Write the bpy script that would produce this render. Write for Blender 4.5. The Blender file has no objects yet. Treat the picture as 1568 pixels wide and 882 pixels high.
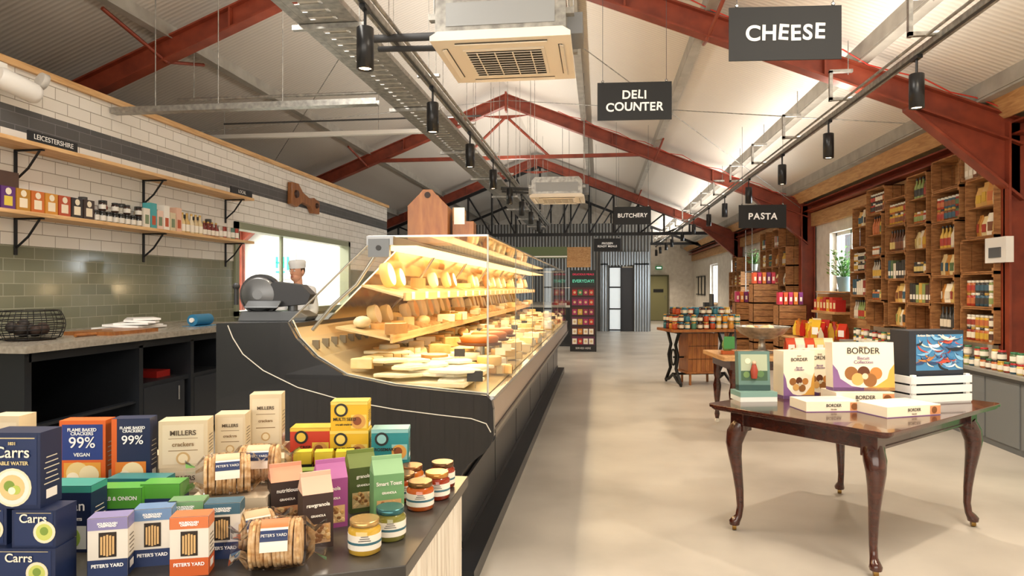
import bpy, bmesh, math, random
from mathutils import Matrix, Vector, Euler
R=random.Random(7)
pi=math.pi
# ------------------------------------------------------------------ materials
def lin(c):
    return c/12.92 if c<=0.04045 else ((c+0.055)/1.055)**2.4
def C(h):
    h=h.lstrip('#'); return tuple(lin(int(h[i:i+2],16)/255) for i in (0,2,4))+(1,)
_mc={}
def newmat(name):
    m=bpy.data.materials.new(name); m.use_nodes=True
    nt=m.node_tree; return m,nt,nt.nodes['Principled BSDF']
def M(h,rough=.5,metal=0,emit=0,coat=0):
    k=(h,rough,metal,emit,coat)
    if k in _mc: return _mc[k]
    m,nt,p=newmat('paint_'+h.strip('#'))
    p.inputs['Base Color'].default_value=C(h); p.inputs['Roughness'].default_value=rough
    p.inputs['Metallic'].default_value=metal
    if coat: p.inputs['Coat Weight'].default_value=coat
    if emit:
        p.inputs['Emission Color'].default_value=C(h); p.inputs['Emission Strength'].default_value=emit
    _mc[k]=m; return m
def pos(nt,scale=(1,1,1)):
    g=nt.nodes.new('ShaderNodeNewGeometry'); mp=nt.nodes.new('ShaderNodeMapping')
    mp.inputs['Scale'].default_value=scale; nt.links.new(g.outputs['Position'],mp.inputs['Vector']); return mp.outputs['Vector']
def ramp(nt,fac,cols):
    r=nt.nodes.new('ShaderNodeValToRGB'); e=r.color_ramp.elements
    e[0].position=cols[0][0]; e[0].color=C(cols[0][1]); e[1].position=cols[-1][0]; e[1].color=C(cols[-1][1])
    for p,c in cols[1:-1]:
        q=e.new(p); q.color=C(c)
    nt.links.new(fac,r.inputs['Fac']); return r.outputs['Color']
def noisy(name,cols,scale=(1,1,1),ns=3,detail=6,rough=.6,metal=0,bump=0,coat=0,dist=0):
    m,nt,p=newmat(name); v=pos(nt,scale)
    n=nt.nodes.new('ShaderNodeTexNoise'); n.inputs['Scale'].default_value=ns; n.inputs['Detail'].default_value=detail
    n.inputs['Distortion'].default_value=dist
    nt.links.new(v,n.inputs['Vector'])
    nt.links.new(ramp(nt,n.outputs['Fac'],cols),p.inputs['Base Color'])
    p.inputs['Roughness'].default_value=rough; p.inputs['Metallic'].default_value=metal; p.inputs['Coat Weight'].default_value=coat
    if bump:
        b=nt.nodes.new('ShaderNodeBump'); b.inputs['Strength'].default_value=bump; b.inputs['Distance'].default_value=.01
        nt.links.new(n.outputs['Fac'],b.inputs['Height']); nt.links.new(b.outputs['Normal'],p.inputs['Normal'])
    return m
def tile(name,c1,c2,mort,w,h,rough=.15,axis='x',ms=.004):
    m,nt,p=newmat(name); g=nt.nodes.new('ShaderNodeNewGeometry'); s=nt.nodes.new('ShaderNodeSeparateXYZ'); c=nt.nodes.new('ShaderNodeCombineXYZ')
    nt.links.new(g.outputs['Position'],s.inputs[0])
    nt.links.new(s.outputs['Y' if axis=='x' else 'X'],c.inputs['X']); nt.links.new(s.outputs['Z'],c.inputs['Y'])
    b=nt.nodes.new('ShaderNodeTexBrick'); nt.links.new(c.outputs[0],b.inputs['Vector'])
    b.inputs['Scale'].default_value=1; b.inputs['Brick Width'].default_value=w; b.inputs['Row Height'].default_value=h
    b.inputs['Mortar Size'].default_value=ms; b.inputs['Mortar Smooth'].default_value=.3
    b.inputs['Color1'].default_value=C(c1); b.inputs['Color2'].default_value=C(c2); b.inputs['Mortar'].default_value=C(mort)
    nt.links.new(b.outputs['Color'],p.inputs['Base Color']); p.inputs['Roughness'].default_value=rough
    bp=nt.nodes.new('ShaderNodeBump'); bp.invert=True; bp.inputs['Strength'].default_value=.6; bp.inputs['Distance'].default_value=.006
    nt.links.new(b.outputs['Fac'],bp.inputs['Height']); nt.links.new(bp.outputs['Normal'],p.inputs['Normal'])
    return m
def ribbed(name,c1,c2,freq,axis='Y',rough=.5,metal=0,strength=.5,dist=.02):
    m,nt,p=newmat(name); g=nt.nodes.new('ShaderNodeNewGeometry'); s=nt.nodes.new('ShaderNodeSeparateXYZ'); nt.links.new(g.outputs['Position'],s.inputs[0])
    a=nt.nodes.new('ShaderNodeMath'); a.operation='MULTIPLY'; a.inputs[1].default_value=freq*2*pi; nt.links.new(s.outputs[axis],a.inputs[0])
    q=nt.nodes.new('ShaderNodeMath'); q.operation='SINE'; nt.links.new(a.outputs[0],q.inputs[0])
    q2=nt.nodes.new('ShaderNodeMath'); q2.operation='MULTIPLY_ADD'; q2.inputs[1].default_value=.5; q2.inputs[2].default_value=.5; nt.links.new(q.outputs[0],q2.inputs[0])
    nt.links.new(ramp(nt,q2.outputs[0],[(0,c1),(1,c2)]),p.inputs['Base Color'])
    b=nt.nodes.new('ShaderNodeBump'); b.inputs['Strength'].default_value=strength; b.inputs['Distance'].default_value=dist
    nt.links.new(q2.outputs[0],b.inputs['Height']); nt.links.new(b.outputs['Normal'],p.inputs['Normal'])
    p.inputs['Roughness'].default_value=rough; p.inputs['Metallic'].default_value=metal
    return m
def glassmat(name,tint='#ffffff',gl=.12,mx_=1.0):
    m=bpy.data.materials.new(name); m.use_nodes=True; nt=m.node_tree; nt.nodes.clear()
    o=nt.nodes.new('ShaderNodeOutputMaterial'); mx=nt.nodes.new('ShaderNodeMixShader'); t=nt.nodes.new('ShaderNodeBsdfTransparent'); g=nt.nodes.new('ShaderNodeBsdfGlossy')
    t.inputs['Color'].default_value=C(tint); g.inputs['Roughness'].default_value=.03
    lw=nt.nodes.new('ShaderNodeLayerWeight'); lw.inputs['Blend'].default_value=gl
    mm=nt.nodes.new('ShaderNodeMath'); mm.operation='MULTIPLY'; mm.inputs[1].default_value=mx_
    nt.links.new(lw.outputs['Fresnel'],mm.inputs[0]); nt.links.new(mm.outputs[0],mx.inputs[0])
    nt.links.new(t.outputs[0],mx.inputs[1]); nt.links.new(g.outputs[0],mx.inputs[2]); nt.links.new(mx.outputs[0],o.inputs[0])
    return m
floorM=noisy('floor_concrete',[(.3,'#9a958d'),(.5,'#aca79f'),(.72,'#bab5ac')],(1,1,1),1.1,12,.34,0,.03)
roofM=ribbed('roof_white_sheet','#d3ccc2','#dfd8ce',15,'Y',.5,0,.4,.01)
roofD=ribbed('roof_painted_shade_sheet','#b3aba1','#c0b8ae',15,'Y',.5,0,.4,.01)  # same roof sheet with the left slope's shade put into the colour
whiteW=noisy('painted_block',[(.3,'#d6cec2'),(.7,'#ebe5da')],(1,1,1),6,4,.8,0,.1)
tileW=tile('tile_white','#f2efe8','#e9e5dd','#a49d92',.3,.117)
tileD=tile('tile_charcoal','#5b5b5b','#4e4f50','#77767a',.3,.105,.3)
tileG=tile('tile_sage','#868874','#797c69','#a5a694',.22,.11,.10)
woodL=noisy('wood_light',[(.25,'#b98a55'),(.5,'#d9ad76'),(.75,'#e6c18d')],(9,.7,9),4,6,.5,0,.05,0,.6)
woodC=noisy('wood_crate',[(.25,'#6f4824'),(.5,'#99673a'),(.8,'#bd8a52')],(3,3,14),3,6,.65,0,.15,0,.5)
woodP=noisy('plywood',[(.3,'#a87b4e'),(.6,'#c59a68'),(.8,'#d2ab7b')],(6,1,12),3,7,.6,0,.1,0,1)
woodW=noisy('wood_whitewash',[(.2,'#a99a86'),(.5,'#ddd5c8'),(.8,'#f1ece3')],(14,14,1.2),3,7,.6,0,.15,0,.8)
woodR=noisy('wood_mahogany',[(.25,'#30130c'),(.55,'#411c12'),(.8,'#522718')],(2,14,14),2,5,.2,0,.01,.4,.4)
woodT=noisy('wood_oiled',[(.25,'#7c4624'),(.55,'#99602f'),(.8,'#ae7440')],(8,8,1.5),3,7,.4,0,.03,.2,.5)
steelR=noisy('steel_red_oxide',[(.3,'#722c1a'),(.6,'#8b3b24'),(.8,'#9a472e')],(1,1,1),5,5,.45,.0,.05)
galv=noisy('steel_galvanised',[(.3,'#8b8a86'),(.6,'#b1afa9'),(.8,'#c9c7bf')],(1,1,1),18,3,.38,.7)
purl=noisy('steel_purlin',[(.3,'#979288'),(.7,'#aeaaa0')],(1,1,1),5,3,.5,.2)
corr=ribbed('corrugated_dark','#6a6b6a','#a09f9b',9,'X',.4,.3,.9,.03)
corrS=ribbed('corrugated_silver','#8b9197','#c3cacd',11,'X',.35,.3,.9,.03)
slabM=noisy('slab_dark',[(.3,'#33302d'),(.6,'#4a4641'),(.8,'#5d5850')],(1,1,1),3,8,.3,0,.02)
topG=noisy('worktop_stone',[(.3,'#8b8479'),(.7,'#a79f92')],(1,1,1),30,3,.25)
mirrorM=noisy('case_back_reflector',[(.3,'#d9c8a4'),(.7,'#e6d6b4')],(1,1,1),3,2,.12,.9)  # rear glass made a warm reflector, added to brighten the case interior
blk=M('#1c1d20',.3); blkM=M('#18181a',.5,.3); panelM=M('#1f2125',.24,0,0,.5)
steel=M('#b9b9b6',.25,.9); white=M('#f2f0ea',.5); glassM=glassmat('glass_clear','#fbfbf7',.17,.85); filmM=glassmat('plastic_film','#fbfbff',.2,.8)
# ------------------------------------------------------------------ mesh builder
class B:
    def __init__(s): s.V=[];s.F=[];s.I=[];s.S=[];s.m=[];s.T=Matrix()
    def mi(s,m):
        if m not in s.m: s.m.append(m)
        return s.m.index(m)
    def add(s,vs,fs,m,sm=False):
        o=len(s.V); s.V+=[s.T@Vector(v) for v in vs]; k=s.mi(m)
        for f in fs: s.F.append([o+i for i in f]); s.I.append(k); s.S.append(sm)
    def box(s,x0,x1,y0,y1,z0,z1,m):
        s.add([(x0,y0,z0),(x1,y0,z0),(x1,y1,z0),(x0,y1,z0),(x0,y0,z1),(x1,y0,z1),(x1,y1,z1),(x0,y1,z1)],
              [(0,3,2,1),(4,5,6,7),(0,1,5,4),(1,2,6,5),(2,3,7,6),(3,0,4,7)],m)
    def cb(s,c,d,m,e=(0,0,0)):
        t=s.T; s.T=t@Matrix.Translation(c)@Euler(e).to_matrix().to_4x4()
        s.box(-d[0]/2,d[0]/2,-d[1]/2,d[1]/2,-d[2]/2,d[2]/2,m); s.T=t
    def prism(s,poly,a0,a1,m,axis='y'):
        f={'y':lambda p,a:(p[0],a,p[1]),'x':lambda p,a:(a,p[0],p[1]),'z':lambda p,a:(p[0],p[1],a)}[axis]
        n=len(poly); vs=[f(p,a0) for p in poly]+[f(p,a1) for p in poly]
        s.add(vs,[tuple(range(n)),tuple(range(2*n-1,n-1,-1))]+[(i,(i+1)%n,n+(i+1)%n,n+i) for i in range(n)],m)
    def lathe(s,prof,c,m,n=16,e=(0,0,0),sm=True,sc=(1,1,1)):
        t=s.T; s.T=t@Matrix.Translation(c)@Euler(e).to_matrix().to_4x4()
        vs=[];fs=[]
        for r,z in prof:
            for i in range(n):
                a=2*pi*i/n; vs.append((r*math.cos(a)*sc[0],r*math.sin(a)*sc[1],z*sc[2]))
        for j in range(len(prof)-1):
            for i in range(n): fs.append((j*n+i,j*n+(i+1)%n,(j+1)*n+(i+1)%n,(j+1)*n+i))
        s.add(vs,fs,m,sm)
        L=len(prof)-1
        s.add([vs[i] for i in range(n)],[tuple(range(n-1,-1,-1))],m); s.add([vs[L*n+i] for i in range(n)],[tuple(range(n))],m)
        s.T=t
    def cyl(s,p0,p1,r,m,n=12,r2=None,sm=True):
        s.tube([p0,p1],[r,r2 if r2 is not None else r],m,n,sm)
    def tube(s,pts,rad,m,n=6,sm=True):
        pts=[Vector(p) for p in pts]
        if not isinstance(rad,(list,tuple)): rad=[rad]*len(pts)
        vs=[];fs=[];prev=None
        for i,p in enumerate(pts):
            d=(pts[min(i+1,len(pts)-1)]-pts[max(i-1,0)]).normalized()
            if prev is None:
                a=Vector((0,0,1)) if abs(d.z)<.9 else Vector((1,0,0)); u=d.cross(a).normalized()
            else: u=(prev-d*prev.dot(d)).normalized()
            prev=u; w=d.cross(u)
            for k in range(n):
                a=2*pi*k/n; vs.append(p+rad[i]*(math.cos(a)*u+math.sin(a)*w))
        for j in range(len(pts)-1):
            for k in range(n): fs.append((j*n+k,j*n+(k+1)%n,(j+1)*n+(k+1)%n,(j+1)*n+k))
        s.add(vs,fs,m,sm); L=len(pts)-1
        s.add(vs[:n],[tuple(range(n-1,-1,-1))],m); s.add(vs[L*n:],[tuple(range(n))],m)
    def sph(s,c,r,m,n=12,k=8):
        if not isinstance(r,(list,tuple)): r=(r,r,r)
        prof=[(max(1e-4,math.sin(pi*j/k)),-math.cos(pi*j/k)) for j in range(k+1)]
        s.lathe(prof,c,m,n,sc=r)
    def quad(s,p,m): s.add(p,[tuple(range(len(p)))],m)
    def done(s,name,parent=None,bevel=0):
        me=bpy.data.meshes.new(name)
        n=len(s.V); lo=Vector((min(v[i] for v in s.V) for i in range(3))); hi=Vector((max(v[i] for v in s.V) for i in range(3)))
        c=Vector(((lo.x+hi.x)/2,(lo.y+hi.y)/2,lo.z))
        me.from_pydata([v-c for v in s.V],[],s.F)
        for m in s.m: me.materials.append(m)
        me.polygons.foreach_set('material_index',s.I); me.polygons.foreach_set('use_smooth',s.S)
        bm=bmesh.new(); bm.from_mesh(me); bmesh.ops.recalc_face_normals(bm,faces=bm.faces); bm.to_mesh(me); bm.free(); me.update()
        o=bpy.data.objects.new(name,me); bpy.context.scene.collection.objects.link(o); o.location=c
        if parent: par(o,parent)
        if bevel:
            q=o.modifiers.new('bevel','BEVEL'); q.width=bevel; q.segments=2; q.limit_method='ANGLE'; q.angle_limit=.9
        return o
def par(o,p):
    o.parent=p; o.matrix_parent_inverse=(Matrix.Translation(p.location)@p.rotation_euler.to_matrix().to_4x4()).inverted()
def empty(name,loc):
    o=bpy.data.objects.new(name,None); o.location=loc; bpy.context.scene.collection.objects.link(o); return o
def text(s,loc,size,m,parent,rz=0,rx=pi/2,name='lettering',bold=0,ext=.0008,sx=1,matrix=None):
    c=bpy.data.curves.new(name,'FONT'); c.body=s; c.size=size; c.align_x='CENTER'; c.align_y='CENTER'; c.extrude=ext; c.offset=bold
    c.space_line=.85; c.materials.append(m)
    o=bpy.data.objects.new(name,c); bpy.context.scene.collection.objects.link(o)
    if matrix is not None: o.matrix_world=matrix
    else: o.location=loc; o.rotation_euler=(rx,0,rz); o.scale=(sx,1,1)
    if parent: par(o,parent)
    return o
LF=1.3
def light(kind,name,loc,energy,col,parent=None,rot=(0,0,0),**k):
    l=bpy.data.lights.new(name,kind); l.energy=energy*LF; l.color=col
    for a,b in k.items(): setattr(l,a,b)
    o=bpy.data.objects.new(name,l); o.location=loc; o.rotation_euler=rot; bpy.context.scene.collection.objects.link(o)
    if parent: par(o,parent)
    return o
# ------------------------------------------------------------------ shell
AX=-1.94
def zr(x): return 5.74-.4*abs(x-AX)
b=B(); b.box(-8.3,4.6,-3.2,32.2,-.12,0,floorM)
b.done('floor')
b=B()
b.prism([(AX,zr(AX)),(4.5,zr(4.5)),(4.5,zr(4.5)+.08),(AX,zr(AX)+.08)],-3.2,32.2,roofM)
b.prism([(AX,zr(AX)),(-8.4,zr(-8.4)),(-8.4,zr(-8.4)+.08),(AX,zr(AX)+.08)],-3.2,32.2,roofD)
b.done('ceiling')
b=B()
for x in (-.35,1.11,2.6,3.7,-3.5,-4.95,-6.4):
    z=zr(x); s=.4 if x<AX else -.4
    b.prism([(x-.03,z-.03*s),(x+.03,z+.03*s),(x+.03,z-.15+.03*s),(x-.03,z-.15-.03*s)],-3.1,31.95,purl)
    b.box(x-.03,x+.08,-3.1,31.95,z-.165,z-.145,purl)
b.done('roof_purlins')
def wall_holes(b,x0,x1,ya,yb,zt,holes,m):
    y=ya
    for (h0,h1,z0,z1) in holes:
        b.box(x0,x1,y,h0,0,zt,m); b.box(x0,x1,h0,h1,0,z0,m); b.box(x0,x1,h0,h1,z1,zt,m); y=h1
    b.box(x0,x1,y,yb,0,zt,m)
W=[(11.8,13.35,1.42,2.52),(17.2,18.6,1.0,2.4),(21.5,22.9,1.0,2.4),(25.5,27.2,.9,2.4)]
b=B(); wall_holes(b,4.25,4.45,-3.2,32.2,3.2,W,whiteW); b.done('wall_right')
for i,(y0,y1,z0,z1) in enumerate(W):
    b=B(); fr=M('#e8e6e0',.4)
    for (a,c,d,e) in ((y0,y0+.06,z0,z1),(y1-.06,y1,z0,z1),(y0,y1,z0,z0+.06),(y0,y1,z1-.06,z1),((y0+y1)/2-.03,(y0+y1)/2+.03,z0,z1)):
        b.box(4.36,4.42,a,c,d,e,fr)
    b.quad([(4.385,y0,z0),(4.385,y1,z0),(4.385,y1,z1),(4.385,y0,z1)],glassM); b.box(4.0 if i==0 else 4.16,4.36,y0,y1,z0-.0,z0+.02,woodP)
    b.done('window_%d'%(i+1))
b=B(); b.box(-8.3,-8.1,-3.2,32.2,0,3.25,whiteW); b.done('wall_outer_left')
def gable(b,y0,y1,x0,x1,m,zb=0):
    b.prism([(x0,zb),(x1,zb),(x1,zr(x1)),(max(x0,AX),zr(max(x0,AX)))]+([(x0,zr(x0))] if x0<AX else []),y0,y1,m)
b=B(); gable(b,-3.4,-3.2,-8.3,4.45,whiteW); b.done('wall_front')
b=B(); gable(b,32.0,32.2,-8.3,4.45,whiteW); b.done('wall_back')
b=B(); XL=-5.1
def strip(y0,y1,z0,z1,m): b.box(XL-.14,XL,y0,y1,z0,z1,m)
strip(-3.2,9.1,0,1.88,tileG); strip(9.1,13.4,0,1.15,tileG); strip(13.4,16,0,1.88,tileG)
strip(-3.2,9.1,1.88,2.89,tileW); strip(9.1,13.4,2.36,2.89,tileW); strip(13.4,16,1.88,2.89,tileW)
strip(-3.2,16,2.89,3.10,tileD); strip(-3.2,16,3.10,3.44,tileW)
b.done('wall_left')
b=B(); b.box(XL-.18,XL+.04,-3.2,16.05,3.44,3.50,woodL); b.done('trim_wall_cap')
b=B(); sage=M('#8d9177',.4)
for (a,c,d,e) in ((9.02,9.12,1.1,2.44),(13.38,13.48,1.1,2.44),(9.02,13.48,2.34,2.44),(9.02,13.48,1.08,1.17)):
    b.box(XL-.16,XL+.03,a,c,d,e,sage)
b.box(XL-.1,XL-.06,10.6,10.66,1.15,2.36,sage)
b.done('window_serving_hatch')
kw=M('#f6f5f0',.5)
b=B(); b.box(-8.1,-5.24,8.0,8.1,0,2.95,kw); b.box(-8.1,-5.24,14.6,14.7,0,2.95,kw); b.box(-8.1,-8.0,8.1,14.6,0,2.95,kw); b.box(-8.1,-5.24,8,14.7,2.95,3.02,kw); b.done('wall_kitchen')
b=B(); b.box(-7.98,-7.3,8.4,14.2,.86,.9,steel); b.box(-7.96,-7.35,8.45,14.15,.0,.86,kw)
b.box(-7.9,-7.55,11.3,12.2,1.5,1.53,steel)
for i in range(6): b.lathe([(.05,0),(.06,.14),(.055,.15)],(-7.7,11.4+i*.13,1.53),M(['#d7d7d2','#b9c4c9','#e3ded2'][i%3],.4),10)
b.done('kitchen_bench')
b=B(); b.box(-7.55,-6.75,14.54,14.58,1.7,2.35,M('#cfd9d2',.4)); g=M('#2fdc82',.5,0,2)
for (x0,x1,z0,z1) in ((-7.2,-7.16,1.95,2.2),(-7.05,-7.01,1.95,2.2),(-7.2,-7.01,2.05,2.09),(-7.2,-7.0,1.84,1.88),(-6.94,-6.9,1.9,2.2)): b.box(x0,x1,14.51,14.54,z0,z1,g)
b.done('green_neon_sign')
light('AREA','kitchen_light',(-6.6,11.3,2.9),270,(1,.98,.93),shape='RECTANGLE',size=1.6,size_y=4.5)
# end partition
b=B()
b.prism([(-6.8,0),(.25,0),(.25,2.25),(1.25,2.25),(1.25,0),(1.75,0),(1.75,3.75),(-6.8,3.75)],24,24.1,corr)
b.done('wall_butchery')
b=B()
b.box(.05,.3,23.9,24,0,2.35,corrS); b.box(1.2,1.7,23.9,24,0,2.35,corrS); b.box(.05,1.7,23.9,24,2.3,2.75,corrS)
b.done('trim_butchery_front')
b=B(); w2=M('#23262b',.4)
for x in (.3,.72,1.14): b.box(x,x+.05,23.92,23.97,0,2.25,w2)
for z in (0.02,.75,1.5,2.2): b.box(.3,.74,23.93,23.96,z,z+.05,w2)
b.box(.35,.72,23.945,23.95,0,2.2,M('#e9f1f2',.3,0,.5)); b.box(.77,1.14,23.94,23.96,0,2.2,M('#2c3037',.3))
b.done('door_1')
b=B(); ol=M('#85825a',.45); b.box(2.2,3.15,31.9,32,0,2.1,M('#5c593c',.5)); b.box(2.28,3.07,31.85,31.9,0.02,2.03,ol)
b.box(2.45,2.9,31.84,31.85,1.3,1.45,M('#15150f',.4)); b.cyl((2.98,31.82,1.0),(2.98,31.82,1.15),.015,steel,8); b.done('door_2')
b=B(); b.box(2.55,2.85,31.8,31.95,2.35,2.5,M('#1d6b3c',.4,0,.6)); b.box(2.6,2.8,31.79,31.8,2.4,2.45,M('#ffffff',.4,0,2)); b.done('exit_sign')
b=B()
for i in range(3): b.box(4.2,4.24,28.3+i*.9,28.9+i*.9,1.2,2.0,M('#2a2a28',.4)); b.box(4.19,4.2,28.36+i*.9,28.84+i*.9,1.26,1.94,M('#cfc8b8',.5))
b.done('picture_frames')
# ------------------------------------------------------------------ steel trusses
def slope_bar(b,x0,x1,o0,o1,y0,y1,m):
    b.prism([(x0,zr(x0)-o0),(x1,zr(x1)-o0),(x1,zr(x1)-o1),(x0,zr(x0)-o1)],y0,y1,m)
for k,Y in enumerate((7.3,14.2,21.1)):
    b=B()
    for xe in (4.1,-7.95):
        slope_bar(b,AX,xe,.17,.19,Y-.08,Y+.08,steelR); slope_bar(b,AX,xe,.41,.43,Y-.08,Y+.08,steelR); slope_bar(b,AX,xe,.19,.41,Y-.012,Y+.012,steelR)
        s=1 if xe>0 else -1
        xa=xe-1.05*s
        b.prism([(xe,zr(xe)-.43),(xa,zr(xa)-.43),(xe,zr(xe)-.95)],Y-.012,Y+.012,steelR)
        b.prism([(xa,zr(xa)-.43),(xa,zr(xa)-.46),(xe,zr(xe)-.97),(xe,zr(xe)-.94)],Y-.08,Y+.08,steelR)
        x0,x1=sorted((xe-.14*s,xe+.12*s))
        b.box(x0,x0+.02,Y-.09,Y+.09,0,zr(xe)-.2,steelR); b.box(x1-.02,x1,Y-.09,Y+.09,0,zr(xe)-.2,steelR); b.box(x0,x1,Y-.012,Y+.012,0,zr(xe)-.2,steelR)
        for xx in (AX+2.2*s,AX+4.2*s):
            b.prism([(xx-.01,zr(xx)-.19),(xx+.01,zr(xx)-.19),(xx+.01,zr(xx)-.41),(xx-.01,zr(xx)-.41)],Y-.08,Y+.08,steelR)
    b.box(AX-.02,AX+.02,Y-.1,Y+.1,5.2,5.60,steelR)
    b.prism([(AX-.5,zr(AX-.5)-.42),(AX+.5,zr(AX+.5)-.42),(AX,zr(AX)-.7)],Y-.02,Y+.02,steelR)
    if k==1:
        xx=2.75; b.box(AX-xx,AX+xx,Y-.04,Y+.04,4.2,4.27,steelR)
        for s in (1,-1): b.cyl((AX,Y,5.1),(AX+s*.9,Y,4.25),.03,steelR,6)
    for s,xb in ((1,1.11),(-1,-4.95)):
        b.cyl((xb,Y,zr(xb)-.43),(xb+.1*s,Y+.9,zr(xb)-.17),.022,steelR,6); b.cyl((xb,Y,zr(xb)-.43),(xb+.1*s,Y-.9,zr(xb)-.17),.022,steelR,6)
    b.done('steel_roof_truss')
b=B(); b.box(4.02,4.22,-3,31.9,3.0,3.02,steelR); b.box(4.02,4.22,-3,31.9,3.12,3.14,steelR); b.box(4.17,4.19,-3,31.9,3.02,3.12,steelR); b.done('steel_eaves_beam')
b=B(); b.box(4.16,4.25,-3,31.9,2.72,2.98,woodP)
b.prism([(3.95,3.17),(3.97,3.17),(3.72,3.40),(3.70,3.40)],-3,31.9,woodP); b.done('trim_plywood_eaves')
bt=M('#1b1c1f',.45)
for Y in (22.4,27.5):
    b=B(); zb=3.2
    for xe in (3.95,-7.9): slope_bar(b,AX,xe,.18,.28,Y-.05,Y+.05,bt)
    b.box(-7.9,3.95,Y-.05,Y+.05,zb,zb+.1,bt)
    for i in range(-7,8):
        x=AX+i*.8
        b.cyl((x,Y,zb),(x,Y,zr(x)-.2),.035,bt,6)
        if -7<=i<7:
            x2=x+.8
            b.cyl((x,Y,zb+.05),(x2,Y,zr(x2)-.25),.03,bt,6) if i>=0 else b.cyl((x,Y,zr(x)-.25),(x2,Y,zb+.05),.03,bt,6)
    b.done('black_lattice_truss')
# ------------------------------------------------------------------ services
b=B()
for x in (-2.12,-1.74): b.box(x-.004,x+.004,1.5,22.2,3.40,3.47,galv); b.box(x-.03,x+.03,1.5,22.2,3.398,3.402,galv)
y=1.5
while y<22.1:
    b.box(-2.12,-1.74,y,y+.085,3.40,3.405,galv); b.box(-2.12,-2.03,y,y+.13,3.399,3.4,galv); b.box(-1.83,-1.74,y,y+.13,3.399,3.4,galv); y+=.13
b.box(-2.0,-1.86,1.5,22.2,3.407,3.44,M('#d8d8d4',.5))
y=2.4
while y<22:
    for x in (-2.16,-1.70): b.cyl((x,y,3.37),(x,y,zr(x)-.02),.004,galv,6)
    b.box(-2.2,-1.66,y-.02,y+.02,3.36,3.395,galv); y+=2.3
b.done('cable_tray')
WARM=(1,.84,.65)
def rail(x,z,name,y0,y1,ys,extra,pw):
    b=B(); b.box(x-.022,x+.022,y0,y1,z,z+.045,galv); b.box(x-.012,x+.012,y0,y1,z-.003,z,M('#3b3b3b',.5))
    b.cyl((x+.06,y0,z+.03),(x+.06,y1,z+.03),.014,galv,8); b.cyl((x-.07,y0,z+.05),(x-.07,y1,z+.05),.012,galv,8)
    y=y0+.9
    while y<y1:
        if extra:
            b.box(x-.2,x-.17,y-.02,y+.02,z+.04,z+.34,galv); b.box(x-.2,x+.05,y-.02,y+.02,z+.045,z+.075,galv); b.box(x-.2,x+.02,y-.02,y+.02,z+.32,z+.35,galv)
            b.cyl((x-.02,y,z+.3),(x-.02,y,zr(x)-.02),.005,galv,6)
        else:
            b.cyl((x,y,z+.03),(x,y,zr(x)-.02),.004,galv,6); b.box(x-.1,x+.1,y-.02,y+.02,z+.045,z+.07,galv)
        y+=1.75
    o=b.done(name)
    for yy in ys:
        c=B()
        c.box(x-.02,x+.02,yy-.06,yy+.06,z-.03,z-.004,blk); c.cyl((x,yy,z-.02),(x,yy,z-.15),.01,blk,8)
        c.lathe([(.05,-.14),(.055,-.145),(.055,-.41),(.045,-.41),(.042,-.39)],(x,yy,z),blk,20)
        c.lathe([(.001,-.4),(.04,-.4)],(x,yy,z),M('#fff0d8',.4,0,5),16,sm=False)
        f=c.done('track_spotlight')
        light('SPOT','lamp',(x,yy,z-.425),pw,WARM,f,spot_size=2.15,spot_blend=.8,shadow_soft_size=.04)
    return o
rail(-1.5,3.32,'lighting_rail',1.5,20,[2.4,4.25,6.05,7.85,9.6,11.4,13.2,15,17],False,55)
rail(2.47,3.32,'lighting_rail',1.0,31,[2.0,3.85,5.72,7.8,9.7,11.8,14,16,18.5,21,24,26,28.5,30.5],True,115)
b=B()
for y in (6.6,):
    b.box(-5.08,-2.2,y-.05,y+.05,3.33,3.335,galv); b.box(-5.08,-2.2,y-.055,y-.05,3.33,3.39,galv); b.box(-5.08,-2.2,y+.05,y+.055,3.33,3.39,galv)
b.cyl((-5.0,7.6,3.75),(-2.0,7.6,3.75),.02,galv,8); b.cyl((-5.0,8.6,3.7),(-1.5,8.6,3.7),.012,M('#3a3a3a',.5),6)
for x in (-4.6,-3.9,-3.2): b.cyl((x,6.6,3.35),(x,6.6,zr(x)-.03),.005,galv,6)
for x in (-4.8,-2.4): b.cyl((x,7.6,3.75),(x,7.6,zr(x)-.03),.005,galv,6)
b.done('cross_cable_tray')
b=B()
b.box(-5.9,-2.3,9.6,9.68,3.74,3.80,M('#e4e2dc',.5)); b.cyl((-5.6,9.64,3.8),(-5.6,9.64,zr(-5.6)-.02),.005,galv,6); b.cyl((-3.2,9.64,3.8),(-3.2,9.64,zr(-3.2)-.02),.005,galv,6)
b.done('linear_light_batten')
b=B()
for (x0,y0,x1,y1) in ((AX,14.2,4,7.3),(AX,7.3,4,14.2),(AX,7.3,-7.9,14.2),(AX,14.2,-7.9,7.3)):
    b.cyl((x0,y0,zr(x0)-.3),(x1,y1,zr(x1)-.3),.007,galv,6)
b.done('wind_bracing_rods')
b=B()
for Y in (7.2,14.1):
    pts=[(3.9-i*.25,Y-.02+.03*math.sin(i*1.9),zr(3.9-i*.25)-.16+.03*math.sin(i*2.3)) for i in range(20)]
    b.tube(pts,.007,M('#c0301f',.4),6)
b.done('red_alarm_cable')
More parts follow.
